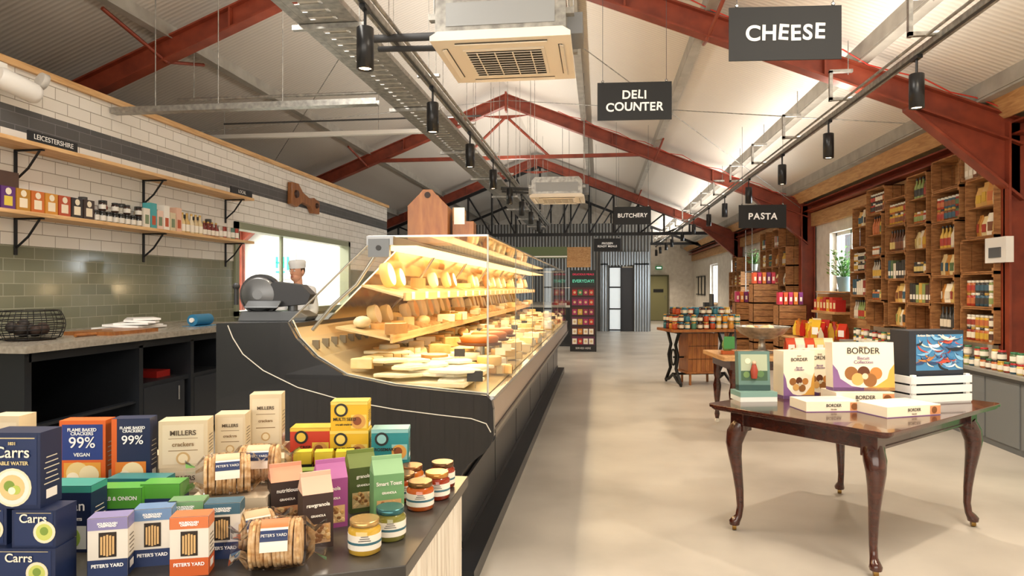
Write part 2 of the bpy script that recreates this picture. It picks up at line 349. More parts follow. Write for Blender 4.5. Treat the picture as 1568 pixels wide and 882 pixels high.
def cassette(cx,cy,z):
    b=B(); iv=M('#ece3d3',.45); dk=M('#3a352c',.6); s=.45
    b.T=Matrix.Translation((cx,cy,z))
    b.prism([(-s,0),(s,0),(s,.03),(s-.05,.06),(-s+.05,.06),(-s,.03)],-s,s,iv)
    b.box(-.27,.27,-.27,.27,-.012,0,iv); b.box(-.25,.25,-.25,.25,-.0135,-.012,dk)
    for i in range(11): b.cb((0,-.24+i*.048,-.018),(.5,.012,.004),iv,(.4,0,0))
    for i in range(4): b.cb((-.18+i*.12,0,-.02),(.008,.5,.004),iv)
    for a in range(4):
        t=b.T; b.T=t@Matrix.Rotation(a*pi/2,4,'Z')
        b.box(-.3,.3,-.39,-.365,-.004,0,dk); b.cb((0,-.385,-.008),(.6,.03,.006),iv,(.5,0,0)); b.T=t
    b.prism([(-.42,.06),(.42,.06),(.42,.28),(.36,.34),(-.36,.34),(-.42,.28)],-.42,.42,galv)
    b.box(-.35,.35,-.425,-.42,.1,.25,M('#9a9c9c',.5,.5)); b.box(.42,.52,-.2,.1,.1,.24,M('#83868a',.5,.3))
    b.box(-.5,-.42,-.1,.2,.1,.26,M('#c8c8c2',.5))
    b.cyl((-.5,0,.2),(-1.0,.1,.24),.03,M('#3a3b3d',.7),8); b.cyl((-.5,.1,.15),(-1.0,.2,.2),.022,M('#3a3b3d',.7),8)
    for sx in (-.44,.44):
        for sy in (-.36,.36):
            b.cyl((sx,sy,.2),(sx,sy,zr(cx+sx)-z-.02),.005,galv,6); b.box(sx-.03,sx+.03,sy-.03,sy+.03,.16,.2,galv)
    b.done('ceiling_air_conditioner')
cassette(-.63,4.72,3.08); cassette(-.7,11.7,3.0)
def sign(txt,x,y,z,w,h,size,rz=0):
    b=B(); b.T=Matrix.Translation((x,y,z))@Matrix.Rotation(rz,4,'Z')
    b.box(-w/2,w/2,-.006,.006,-h/2,h/2,M('#232528',.7))
    top=zr(x)-z-.05
    for sx in (-w/2+.05,w/2-.05):
        b.lathe([(.008,-.004),(.014,0),(.008,.004)],(sx,0,h/2+.012),steel,8,(pi/2,0,0)); b.cyl((sx,0,h/2+.01),(sx,0,top),.0025,M('#55565a',.4,.6),5)
    o=b.done('hanging_sign')
    Rr=random.Random(3); wm=M('#f5f3ee',.6,0,.2)
    WD={'I':.42,' ':.5,'C':1.1,'O':1.22,'D':1.1,'N':1.12,'E':.82,'L':.78,'S':.8,'F':.8,'M':1.35,'H':1.08,'A':1.1,'U':1.08,'R':.95,'T':.9,'P':.92,'B':.95,'Y':.92,'Z':.95}
    for li,line in enumerate(txt.split('\n')):
        nl=txt.count('\n')+1; adv=size*.76; zz=((nl-1)/2-li)*size*1.18
        tot=sum(WD.get(ch,1) for ch in line)*adv; cx=-tot/2
        for ch in line:
            a=WD.get(ch,1)*adv
            if ch!=' ':
                T=Matrix.Translation((x,y,z))@Matrix.Rotation(rz,4,'Z')@Matrix.Translation((cx+a/2,-.009,zz+Rr.uniform(-.04,.04)*size))@Matrix.Rotation(pi/2,4,'X')@Matrix.Rotation(Rr.uniform(-.1,.03),4,'Z')
                text(ch,None,size*1.12,wm,o,matrix=T,bold=.025*size)
            cx+=a
sign('CHEESE',1.17,4.53,3.12,.70,.34,.122,.07); sign('DELI\nCOUNTER',.33,6.6,3.28,.70,.36,.10,.05)
sign('PASTA',2.44,10.7,2.58,.70,.35,.12,.05); sign('BUTCHERY',.62,13.2,2.88,.70,.34,.095,.0); sign('FROZEN\nREADY MEALS',.18,16.0,2.5,.62,.3,.058)
# ------------------------------------------------------------------ left wall shelves
b=B()
for z in (2.15,2.75):
    b.box(-5.09,-4.78,3.5,9.0,z-.035,z,woodL)
    for y in (3.7,5.4,7.1,8.8):
        b.box(-5.1,-5.085,y-.015,y+.015,z-.36,z-.035,blkM); b.box(-5.1,-4.82,y-.015,y+.015,z-.05,z-.036,blkM)
        b.tube([(-5.09,y,z-.30),(-4.97,y,z-.2),(-4.86,y,z-.05)],.011,blkM,6)
b.done('wall_shelf',bevel=.003)
for (y,z) in ((5.2,2.79),(8.4,2.79)):
    b=B(); b.box(-4.80,-4.785,y,y+.55,z-.04,z+.045,blk); o=b.done('shelf_label')
    T=Matrix.Translation((-4.782,y+.275,z+.002))@Matrix.Rotation(pi/2,4,'Z')@Matrix.Rotation(pi/2,4,'X')
    text('LEICESTERSHIRE' if y<6 else 'LOCAL',None,.062,white,o,matrix=T)
def jar(b,x,y,z,r,h,body,lid,lab=None,n=14):
    b.lathe([(r*.8,0),(r,.06*h),(r,.72*h),(r*.8,.82*h)],(x,y,z),body,n)
    b.lathe([(r*.86,.82*h),(r*.9,.84*h),(r*.9,h),(r*.85,h)],(x,y,z),lid,n)
    if lab: b.lathe([(r*1.02,.18*h),(r*1.02,.62*h)],(x,y,z),lab,n)
def bottle(b,x,y,z,r,h,body,cap,lab,n=10):
    b.lathe([(r*.9,0),(r,.04*h),(r,.55*h),(r*.35,.75*h),(r*.33,.9*h)],(x,y,z),body,n); b.lathe([(r*.38,.9*h),(r*.38,h)],(x,y,z),cap,n)
    b.lathe([(r*1.02,.12*h),(r*1.02,.45*h)],(x,y,z),lab,n)
def pouch(b,x,y,z,w,h,d,m,lm,rz):
    t=b.T; b.T=t@Matrix.Translation((x,y,z))@Matrix.Rotation(rz,4,'Z')
    vs=[];P=[(0,.5),(.3,.62),(.6,.5),(.88,.12),(1,.06)]
    for q,e in P: vs+= [(-w/2,-d*e,h*q),(w/2,-d*e,h*q),(w/2,d*e,h*q),(-w/2,d*e,h*q)]
    fs=[(0,1,2,3),(16,17,18,19)]
    for j in range(4):
        for i in range(4): fs.append((j*4+i,j*4+(i+1)%4,j*4+4+(i+1)%4,j*4+4+i))
    b.add(vs,fs,m); b.cb((0,-d*.66,h*.4),(w*.7,.002,h*.4),lm); b.T=t
b=B()
y=4.75
for i in range(9):
    w=.14; c=['#5d2f7a','#6a3a8a','#5a2a72','#b07d1e','#c2661e','#c98a2a','#b04a24','#2c2522','#3a2a22'][i]
    b.box(-5.02,-4.9,y,y+w,2.15,2.15+.2,M(c,.4)); b.box(-4.9,-4.898,y+.03,y+w-.03,2.19,2.27,M('#d9c24a' if i<3 else '#e8ddc5',.5)); b.lathe([(.03,0),(.03,.001)],(-4.898,y+w/2,2.31),M('#e8ddc5',.5),10,(0,pi/2,0)); y+=w+.012
b.box(-5.02,-4.92,5.0,5.25,2.35,2.48,M('#4a3226',.5))
for i in range(8):
    jar(b,-4.93,y+.04,2.15,.035,.12,M('#2b2a28',.2),M('#222222',.3),M('#d8d5cc',.5)); 
    if i%2: jar(b,-4.93,y+.04,2.27,.035,.1,M('#3b2a24',.2),M('#222222',.3),M('#d8d5cc',.5))
    y+=.09
for i in range(6): b.box(-5.0,-4.9,y,y+.1,2.15,2.15+.22+.07*(i%2),M(['#e6ded0','#4aa3a8','#e9c9b8','#f0ece2','#d8c9a8','#e3b9a0'][i],.5)); b.box(-4.9,-4.898,y+.02,y+.08,2.2,2.3,M('#b9552f' if i%2 else '#7a8a6a',.5)); y+=.115
for i in range(9): bottle(b,-4.93,y+.04,2.15,.036,.25 if i<5 else .19,M(['#d9c08a','#c9a868','#e0d2b0','#cbb489','#dcc79a','#6e1e1a','#7a241c','#6e1e1a','#82302a'][i],.2),M('#caa24c',.3),M('#ece6d8',.5)); y+=.09
for i in range(5): b.lathe([(.034,0),(.036,.005),(.036,.15),(.03,.16)],(-4.93,y+.04,2.15),M(['#b9b4aa','#8c3a30','#c9c5bb','#5b7a6e','#a9463c'][i],.3,.4),14); b.lathe([(.0365,.03),(.0365,.1)],(-4.93,y+.04,2.15),M('#efece4',.5),14); y+=.1
for i in range(9): jar(b,-5.02,6.1+i*.27,2.15,.045,.24,M(R.choice(['#b9a37a','#7a3020','#4a4a42','#cfc7b4']),.3),M('#3a3a38',.4),M('#e9e4d8',.5))
b.done('shelf_groceries')
b=B()
T=Matrix.Translation((-5.06,11.2,3.02))@Matrix.Rotation(-.12,4,'X')
b.T=T; b.prism([(-.55,.16),(-.3,.2),(-.12,.1),(.2,.06),(.35,.12),(.58,.1),(.6,-.12),(.35,-.16),(.2,-.07),(-.12,-.08),(-.3,-.2),(-.52,-.2)],-.03,.05,woodT,'x')
b.lathe([(.07,0),(.06,.03)],(.05,-.38,0),M('#3a1c0d',.4),12,(0,pi/2,0)); b.lathe([(.05,0),(.04,.03)],(.05,.45,0),M('#3a1c0d',.4),12,(0,pi/2,0))
b.done('carved_wooden_plaque',bevel=.01)
b=B(); b.lathe([(.08,0),(.09,.02),(.09,.3),(.07,.34),(.03,.36)],(-4.98,5.1,3.27),M('#e9e7e2',.4),18,(-pi/2-.25,0,-.3)); b.lathe([(.07,0),(.075,.05),(.02,.06)],(-4.88,5.42,3.33),M('#cfccc6',.4),18,(-pi/2-.25,0,-.3)); b.box(-5.1,-4.98,5.1,5.2,3.3,3.4,white); b.done('security_camera')
# ------------------------------------------------------------------ left worktop
b=B(); cab=M('#1d2025',.4); cin=M('#0c0d0f',.6)
b.box(-5.09,-3.88,4.2,7.6,1.05,1.1,topG)
b.box(-5.08,-3.95,4.26,4.32,0,1.05,cab); b.box(-5.08,-3.95,7.5,7.56,0,1.05,cab); b.box(-5.08,-5.05,4.3,7.5,0,1.05,cin)
b.box(-5.08,-3.95,4.3,7.5,0.08,.12,cab); b.box(-5.08,-3.95,4.3,7.5,.98,1.05,cab)
for y in (5.45,6.2,6.85): b.box(-5.08,-3.95,y,y+.05,.1,1.0,cab)
b.box(-5.08,-3.97,5.5,7.5,.62,.66,cab)
for y0 in (5.5,6.25,6.9): b.box(-3.98,-3.95,y0+.01,y0+.6,.13,.62,M('#23262c',.35)); b.cyl((-3.94,y0+.5,.45),(-3.94,y0+.5,.58),.008,steel,6)
b.box(-4.05,-3.98,4.32,5.45,.5,.52,cab)
b.box(-4.4,-4.1,5.9,6.1,.66,.72,M('#a3241f',.4))
b.done('worktop_cabinet')
b=B()
cx,cy=-4.35,4.75
for k in range(7):
    z=1.115+k*.035; r=.17+.03*math.sin(k/6*pi)
    b.tube([(cx+r*math.cos(a*pi/10),cy+r*1.3*math.sin(a*pi/10),z) for a in range(21)],.004,blkM,5)
for a in range(16):
    t=a*pi/8; b.tube([(cx+(.17+.03*math.sin(k/6*pi))*math.cos(t),cy+1.3*(.17+.03*math.sin(k/6*pi))*math.sin(t),1.11+k*.035) for k in range(7)],.003,blkM,4)
b.lathe([(.16,0),(.17,.01)],(cx,cy,1.10),M('#2b211b',.7),20)
for i in range(14): b.sph((cx+R.uniform(-.09,.09),cy+R.uniform(-.14,.14),1.16+R.uniform(0,.06)),R.uniform(.035,.05),M(R.choice(['#3a2a22','#57402e','#2e2622']),.7),10,6)
b.done('wire_basket')
b=B(); b.box(-4.5,-4.05,5.25,5.85,1.1,1.13,woodT); b.cyl((-4.2,5.25,1.115),(-4.2,5.02,1.116),.014,woodT,8); b.done('chopping_board')
b=B()
for i in range(5): b.cb((-4.55+.02*i,6.15+.02*i,1.118+.02*i),(.36-.03*i,.6-.06*i,.018),M('#f1f0ee',.6),(0,.06*(i%2),.2*i))
b.done('paper_stack')
b=B(); b.lathe([(.06,0),(.06,.3)],(-4.2,6.62,1.165),M('#2c7aa5',.5),16,(-pi/2,0,0)); b.lathe([(.025,-.02),(.025,.32)],(-4.2,6.62,1.165),white,12,(-pi/2,0,0)); b.box(-4.3,-4.1,6.6,6.95,1.1,1.105,M('#2c7aa5',.5)); b.done('blue_paper_roll')
# ------------------------------------------------------------------ deli counter
Y0,Y1=3.65,12.2
out=[(-2.14,0),(-2.14,1.30),(-1.72,1.31),(-1.667,1.22),(-1.56,1.115),(-1.39,1.02),(-1.11,.968),(-.6,.925),(-.572,.90),(-.562,.85),(-.558,.71),(-.575,.665),(-.615,.615),(-.69,.56),(-.735,.50),(-.747,.44),(-.747,0)]
b=B()
b.prism(out,Y0-.05,Y0,panelM); b.prism(out,Y1,Y1+.05,panelM)
b.prism([(-2.12,0.1),(-2.12,1.27),(-1.74,1.27),(-1.69,1.2),(-1.58,1.09),(-1.40,.995),(-1.12,.94),(-.62,.895),(-.60,.7),(-.70,.56),(-.77,.46),(-.77,.1)],Y0,Y1,blk)
b.box(-2.14,-1.72,Y0,Y1,1.275,1.30,M('#4a4c50',.3,.5))
deck=M('#c9b994',.35,.3)
b.prism([(-1.74,1.28),(-1.69,1.21),(-1.58,1.10),(-1.40,1.005),(-1.12,.95),(-.61,.905),(-.61,.915),(-1.12,.96),(-1.40,1.015),(-1.575,1.11),(-1.68,1.215),(-1.73,1.285)],Y0,Y1,deck)
b.box(-.6,-.572,Y0,Y1,.735,.895,M('#a8988a',.35,.2)); b.box(-.6,-.562,Y0,Y1,.895,.915,steel)
b.prism([(-.6,.735),(-.558,.73),(-.556,.69),(-.60,.63),(-.7,.56),(-.7,.6)],Y0,Y1,M('#2b2d31',.3))
b.box(-.565,-.553,Y0,Y1,.715,.735,M('#77736c',.3,.5))
b.box(-.76,-.745,Y0,Y1,.12,.42,M('#26282c',.3)); b.box(-.74,-.62,Y0-.3,Y1,.0,.085,M('#202226',.3,.3)); b.box(-.77,-.735,Y0,Y1,.085,.12,blk)
y=Y0+1.2
while y<Y1: b.box(-.746,-.742,y,y+.012,.12,.42,blk); y+=1.25
for i in range(5): b.box(-.9,-.76,Y0-.056,Y0-.05,.28+.035*i,.295+.035*i,blk)
ps=[(-2.07,1.29),(-2.04,1.22),(-1.98,1.13),(-1.86,1.04),(-1.66,.95),(-1.4,.885),(-1.1,.84),(-.85,.815),(-.68,.80),(-.6,.775),(-.575,.73)]
b.tube([(x,Y0-.051,z) for x,z in ps],.003,M('#cfc9bd',.4),6)
b.box(-1.27,-1.12,Y0-.03,Y1,1.735,1.785,M('#8b8d8e',.3,.7)); b.box(-1.25,-1.0,Y0+.02,Y1-.02,1.725,1.735,M('#ffcf8a',.4,0,3))
b.box(-.615,-.595,Y0,Y1,1.78,1.79,steel); b.box(-1.27,-.6,Y0-.008,Y0+.008,1.78,1.79,steel); b.box(-1.27,-.6,Y1-.008,Y1+.008,1.78,1.79,steel)
b.cb((-1.2,Y0-.02,1.72),(.12,.03,.10),M('#6f7274',.4,.6)); b.cyl((-1.2,Y0-.04,1.72),(-1.2,Y0-.03,1.72),.015,M('#222222',.4),10)
b.tube([(-1.73,Y0,1.31),(-1.25,Y0,1.76)],.006,steel,6); b.tube([(-.6,Y0,.92),(-.6,Y0,1.79)],.006,M('#c9cbc6',.3,.4),6)
b.tube([(-1.71,Y0,1.32),(-1.66,Y0,1.22),(-1.56,Y0,1.12),(-1.39,Y0,1.022),(-1.11,Y0,.972),(-.6,Y0,.93)],.005,M('#c9cbc6',.3,.4),6)
for y in [Y0+1.25*i for i in range(0,7)]:
    yy=y+.06
    b.tube([(-1.62,yy,1.26),(-1.5,yy,1.4),(-1.36,yy,1.52),(-1.28,yy,1.64),(-1.22,yy,1.73)],.011,steel,8); 
    if y>Y0: b.box(-.603,-.599,y-.003,y+.003,.92,1.785,M('#8c8d86',.3,.4))
b.prism([(-1.70,1.30),(-1.255,1.735),(-1.262,1.74),(-1.708,1.305)],Y0+.5,Y1-.05,mirrorM)
for (xa,za,xb,zb) in ((-1.56,1.27,-1.22,1.20),(-1.40,1.52,-1.14,1.45)):
    b.prism([(xa,za),(xb,zb),(xb,zb-.012),(xa,za-.012)],Y0+.25,Y1-.2,M('#d6bf90',.35,.1)); b.box(xb-.004,xb+.012,Y0+.25,Y1-.2,zb-.025,zb+.022,woodL)
for i in range(28):
    y=Y0+.6+i*.3
    if y<Y1-.3: b.prism([(-1.56,1.275),(-1.22,1.205),(-1.22,1.235),(-1.56,1.315)],y,y+.012,woodL)
for i in range(60):
    b.box(-1.64,-1.60,Y0+.1+i*.14,Y0+.12+i*.14,1.15,1.20,M('#8b8376',.4,.4))
deli=b.done('deli_counter')
g=B()
g.quad([(-.6,Y0,.915),(-.6,Y1,.915),(-.6,Y1,1.785),(-.6,Y0,1.785)],glassM)
g.quad([(-1.12,Y0,1.787),(-.6,Y0,1.787),(-.6,Y1,1.787),(-1.12,Y1,1.787)],glassM)
g.quad([(x,Y0-.01,z) for x,z in [(-.6,.93),(-.6,1.785),(-1.23,1.785),(-1.71,1.32),(-1.66,1.22),(-1.56,1.12),(-1.39,1.02),(-1.11,.97)]],glassM)
g.quad([(-1.72,Y0,1.32),(-1.25,Y0,1.74),(-1.25,Y0+.5,1.74),(-1.72,Y0+.5,1.32)],glassM)
g.done('glass_panels',deli)
light('AREA','case_light',(-.98,(Y0+Y1)/2,1.715),62,(1,.72,.38),deli,(0,0,0),shape='RECTANGLE',size=.1,size_y=8.2)
light('AREA','case_light_low',(-1.18,(Y0+Y1)/2,1.425),17,(1,.72,.38),deli,(0,-.5,0),shape='RECTANGLE',size=.04,size_y=8.0)
b=B()
ch=[noisy('cheese_%d'%i,[(.3,a),(.7,c)],(1,1,1),20,3,.5,0,.1) for i,(a,c) in enumerate([('#f4e8c4','#f9f0d6'),('#efd69a','#f6e2b2'),('#f5efde','#fbf7ec'),('#e3b06a','#eec68a'),('#e2d2ae','#efe2c4'),('#b98a55','#cfa270')])]
rinds=[M('#dcc896',.6),M('#f0ead8',.6),M('#b0834e',.6),M('#e0bc78',.6),M('#efe4c8',.7)]
def wedge(x,y,z,r,h,a0,a1,m,mr):
    n=6; P=[(x,y)]+[(x+r*math.cos(a0+(a1-a0)*i/n),y+r*math.sin(a0+(a1-a0)*i/n)) for i in range(n+1)]
    b.prism(P,z,z+h,m,'z')
    Q=[(x+(p[0]-x)*1.02,y+(p[1]-y)*1.02) for p in P[1:]]
    for i in range(n): b.quad([(Q[i][0],Q[i][1],z),(Q[i+1][0],Q[i+1][1],z),(Q[i+1][0],Q[i+1][1],z+h),(Q[i][0],Q[i][1],z+h)],mr)
def cheese(x,y,z,s=1,lean=0):
    k=R.random(); m=R.choice(ch[:5]); mr=R.choice(rinds)
    if lean and k<.75:
        r=R.uniform(.07,.10)*s; h=.055; b.lathe([(r*.93,0),(r,.008),(r,h-.008),(r*.93,h)],(x-.02,y,z+r*.95),mr,20,(0,pi/2-.25,0)); b.lathe([(r*.9,h),(r*.9,h+.001)],(x-.02,y,z+r*.95),m,20,(0,pi/2-.25,0)); return
    if k<.3:
        r=R.uniform(.08,.125)*s; h=R.uniform(.04,.07)*s; b.lathe([(r*.95,0),(r,.01),(r,h-.01),(r*.95,h)],(x,y,z),mr,20)
        b.lathe([(r*.94,0),(r*.94,.0012)],(x,y,z+h),m,20)
    elif k<.9:
        a=R.uniform(0,6); wedge(x,y,z,R.uniform(.13,.2)*s,R.uniform(.05,.09)*s,a,a+R.uniform(.6,1.5),m,mr)
    else: b.sph((x,y,z+.04*s),(.06*s,.1*s,.045*s),m)
def dz(x):
    P=[(-1.74,1.28),(-1.68,1.215),(-1.575,1.11),(-1.40,1.015),(-1.12,.96),(-.61,.915)]
    for (a,za),(c,zc) in zip(P,P[1:]):
        if a<=x<=c: return za+(zc-za)*(x-a)/(c-a)
    return .96
y=Y0+.8
while y<Y1-.1:
    for x in (-.74,-.92,-1.10,-1.28,-1.42):
        xx=x+R.uniform(-.03,.03); yy=y+R.uniform(-.06,.06)
        cheese(xx,yy,dz(xx)+.004,1.0)
        if R.random()<.3: cheese(xx+R.uniform(-.02,.02),yy,dz(xx)+.065,.85)
    y+=.21
y=Y0+.42
while y<Y1-.3:
    for x,z in ((-1.46,1.25),(-1.31,1.22)): cheese(x,y+R.uniform(-.02,.02),z+.005,.85,lean=(x==-1.46))
    if int(y*10)%3: cheese(-1.30,y,1.50,.8,lean=1)
    y+=.23
# broad pale slabs fanned over the near end of the bed
for i in range(34):
    x=R.uniform(-1.36,-.76); yy=Y0+R.uniform(.12,.75); w_=R.uniform(.16,.3)
    zz=dz(x)+.03+.0018*i
    b.prism([(x-w_*.5,yy-.05),(x+w_*.1,yy-.08),(x+w_*.5,yy+.02),(x+w_*.2,yy+.09),(x-w_*.35,yy+.07)],zz,zz+.02,ch[0 if i%3 else 2],'z')
for i in range(6): wedge(-1.42+.02*i,Y0+.12+.13*i,dz(-1.42)+.01,.13,.06,.2*i,.2*i+1.2,ch[1],rinds[3])
b.prism([(-1.40,Y0+.08),(-.74,Y0+.06),(-.72,Y0+.78),(-1.38,Y0+.78)],.945,.972,ch[0],'z')
b.done('cheese_display',bevel=.006)
b=B()
for i in range(24):
    y=Y0+.7+i*.32; x=R.choice([-.68,-.9,-1.1]); b.cb((x,y,dz(x)+.14),(.07,.004,.05),M('#f1ead8' if i%3 else '#2a2a2a',.5),(-.2,0,.1)); b.cyl((x,y,dz(x)),(x,y,dz(x)+.12),.002,steel,5)
for i in range(24):
    b.cb((-1.125,Y0+.4+i*.33,1.455),(.003,.07,.045),M('#f6f0e0',.5))
b.cb((-.70,Y0+.16,1.0),(.09,.005,.06),M('#2a2a2a',.5),(-.3,0,.1)); b.cyl((-.70,Y0+.17,.93),(-.70,Y0+.17,.99),.002,steel,5)
b.done('price_labels')
b=B()
for i in range(3):
    y=4.75+i*.42; b.lathe([(.15,.0),(.16,.02),(.155,.02)],(-.84,y,1.10),M('#5a3018',.4),24)
    b.lathe([(.13,.02),(.14,.05),(.12,.065),(.001,.06)],(-.84,y,1.10),M('#b5651f',.5),24); b.cyl((-.84,y,.95),(-.84,y,1.10),.04,steel,12)
b.done('tart_tray')
b=B(); b.T=Matrix.Translation((-1.97,3.98,1.30))@Matrix.Rotation(.15,4,'Z'); sg=M('#55585b',.35,.5); sd=M('#2c2d30',.4,.3); bl=M('#6b6d6f',.35,.8)
b.prism([(-.2,0),(.2,0),(.22,.03),(.16,.06),(-.18,.06)],-.1,.14,sg)
b.lathe([(.105,-.02),(.11,0),(.10,.02),(.03,.03)],(-.1,-.02,.16),bl,28,(pi/2,0,0)); b.lathe([(.125,0),(.125,.05),(.105,.07)],(-.1,.0,.16),sd,28,(-pi/2,0,0))
b.prism([(-.02,.08),(.2,.1),(.22,.16),(.16,.22),(-.0,.24),(-.06,.2)],-.04,.1,sd)
b.cyl((-.1,.06,.1),(-.1,.06,.05),.04,sg,12); b.cyl((.1,0,.05),(.1,0,.14),.03,sg,12)
b.cb((-.05,-.1,.1),(.2,.08,.01),sg,(.5,0,0)); b.cyl((-.2,-.12,.1),(-.2,-.12,.2),.014,sd,8); b.sph((-.2,-.12,.21),.022,sd)
b.done('meat_slicer',bevel=.004)
b=B(); b.T=Matrix.Translation((-1.1,4.3,1.79))@Matrix.Rotation(.1,4,'Z')
hp=[(-.13,0),(.13,0),(.13,.24),(.05,.32),(.03,.345),(-.03,.345),(-.05,.32),(-.13,.24)]
b.prism(hp,-.0,.02,woodT); b.prism(hp,.26,.28,woodT); b.box(-.13,-.115,.02,.26,0,.24,woodT); b.box(.115,.13,.02,.26,0,.24,woodT); b.box(-.115,.115,.02,.26,0,.015,woodT)
b.lathe([(.02,0),(.02,.004)],(0,-.003,.31),M('#2a1408',.5),12,(pi/2,0,0))
b.T=b.T@Matrix.Translation((.22,.1,0))
b.box(-.07,.07,0,.2,0,.15,woodT); b.box(-.07,.0,0,.2,.15,.24,woodP); b.quad([(-.06,-.002,.13),(.01,-.002,.13),(.01,-.002,.24),(-.06,-.002,.24)],white)
b.done('wooden_honesty_box',bevel=.002)
# ------------------------------------------------------------------ packages
def pk(name,x,y,z,w,d,h,rz,base,patches=(),discs=(),texts=(),tilt=0,rough=.4):
    b=B(); T=Matrix.Translation((x,y,z))@Matrix.Rotation(rz,4,'Z')@Matrix.Rotation(tilt,4,'X'); b.T=T
    b.box(-w/2,w/2,-d/2,d/2,0,h,M(base,rough))
    e=.0006
    for (u0,u1,v0,v1,c) in patches:
        f=-d/2-e; X0=-w/2+u0*w; X1=-w/2+u1*w
        b.quad([(X0,f,v0*h),(X1,f,v0*h),(X1,f,v1*h),(X0,f,v1*h)],M(c,rough))
        if u0<=0 and u1>=1:
            for sx,s in ((w/2+e,1),(-w/2-e,-1)): b.quad([(sx,-d/2,v0*h),(sx,d/2,v0*h),(sx,d/2,v1*h),(sx,-d/2,v1*h)],M(c,rough))
            if v1>=1: b.quad([(-w/2,-d/2,h+e),(w/2,-d/2,h+e),(w/2,d/2,h+e),(-w/2,d/2,h+e)],M(c,rough))
        e+=.0003
    for (u,v,r,c) in discs:
        b.lathe([(r,0),(r,.0008)],(-w/2+u*w,-d/2-e,v*h),M(c,.5),20,(pi/2,0,0)); e+=.0003
    if h>.09:
        for i in range(6): b.cb((w/2+.0012,0,h*(.3+.07*i)),(.0004,d*(.7-.1*(i%3)),.0022),M('#d8d2c2' if base in (NV,'#1c2f63','#1c1c1c',OR) else '#6a5f50',.6))
        b.box(w/2+.0008,w/2+.0012,-d*.25,d*.25,h*.1,h*.22,M('#f4f2ec',.5))
    o=b.done(name)
    for (s,u,v,sz,c) in texts:
        text(s,None,sz,M(c,.5),o,matrix=T@Matrix.Translation((-w/2+u*w,-d/2-e-.001,v*h))@Matrix.Rotation(pi/2,4,'X'),ext=.0003,bold=.0003)
    return o
def gab(name,x,y,z,w,d,h,rz,base,win,topc,label,tc='#f4efe4'):
    b=B(); T=Matrix.Translation((x,y,z))@Matrix.Rotation(rz,4,'Z'); b.T=T; m=M(base,.5); hb=h*.74
    b.box(-w/2,w/2,-d/2,d/2,0,hb,m)
    b.prism([(-d/2,hb),(d/2,hb),(.004,h*.94),(-.004,h*.94)],-w/2,w/2,M(topc,.5),'x'); b.box(-w/2,w/2,-.003,.003,h*.92,h,M(topc,.5))
    e=-d/2-.0006
    b.quad([(-w*.4,e,hb*.1),(w*.4,e,hb*.1),(w*.4,e,hb*.45),(-w*.4,e,hb*.45)],M(win,.6))
    for i in range(22): b.lathe([(.006,0),(.004,.001)],(R.uniform(-.33,.33)*w,e-.0005,hb*R.uniform(.14,.42)),M(R.choice(['#c79a5c','#8a5a2c','#e0c08a']),.7),8,(pi/2,0,0))
    b.quad([(w/2+.0006,-d*.35,hb*.15),(w/2+.0006,d*.35,hb*.15),(w/2+.0006,d*.35,hb*.85),(w/2+.0006,-d*.35,hb*.85)],M(tc,.6))
    for i in range(9): b.cb((w/2+.0012,0,hb*(.22+.065*i)),(.0004,d*.6*R.uniform(.6,1),.003),M('#33302c',.6))
    o=b.done(name)
    text(label,None,w*.17,M(tc,.5),o,matrix=T@Matrix.Translation((0,e-.001,hb*.8))@Matrix.Rotation(pi/2,4,'X'),ext=.0003,bold=.0003)
    text('GRANOLA',None,w*.1,M(tc,.5),o,matrix=T@Matrix.Translation((0,e-.001,hb*.6))@Matrix.Rotation(pi/2,4,'X'),ext=.0003,bold=.0003)
    return o
b=B(); tp=[(-.45,2.32),(-.45,1.555),(-1.1,1.27),(-2.35,1.27),(-2.35,2.32)]
b.prism(tp,.815,.85,slabM,'z')
ins=[(-.475,2.29),(-.475,1.575),(-1.105,1.3),(-2.32,1.3),(-2.32,2.29)]
b.prism([(-.50,2.27),(-.50,1.59),(-1.11,1.33),(-2.3,1.33),(-2.3,2.27)],0,.815,blk,'z')
for (p,q) in zip(ins,ins[1:]+ins[:1]):
    p=Vector(p);q=Vector(q);L=(q-p).length;n=max(1,round(L/.11));a=math.atan2(q.y-p.y,q.x-p.x)
    for i in range(n):
        c=p+(q-p)*((i+.5)/n); b.cb((c.x,c.y,.41),(L/n-.004,.018,.808),woodW,(0,0,a))
b.done('display_counter',bevel=.002)
NV='#16254a'; OR='#e2661d'
D=math.radians
for (x,y,z,w,h,rz,s) in ((-1.24,1.355,.85,.155,.09,.12,'Carrs'),(-1.42,1.37,.85,.15,.09,.1,'Carrs'),(-1.215,1.365,.94,.095,.08,.12,'Carrs'),(-1.345,1.365,.94,.12,.08,.1,'Carrs'),(-1.27,1.37,1.02,.12,.165,.12,'Carrs')):
    if h>.1: D_=[(.5,.28,.042,'#e9dfbf'),(.5,.28,.037,'#e2e6da'),(.5,.28,.028,'#dcc489'),(.45,.3,.012,'#7f9a3f'),(.57,.25,.010,'#b9c65a'),(.5,.24,.008,'#f1e9cf')]
    else: D_=[(.75,.42,.024,'#e9dfbf'),(.75,.42,.018,'#c9d06a'),(.75,.45,.009,'#7f9a3f')]
    pk('cracker_box',x,y,z,w,.07,h,rz,NV,[(.06,.94,.05,.95,'#1b2d57'),(.1,.9,.92,.935,'#c9b98a')],D_,[(s,.5,.74 if h>.1 else .78,.034 if h>.1 else .026,'#f2ead6')]+([('TABLE WATER',.5,.6,.011,'#d8c690'),('1831',.5,.86,.009,'#d8c690')] if h>.1 else []))
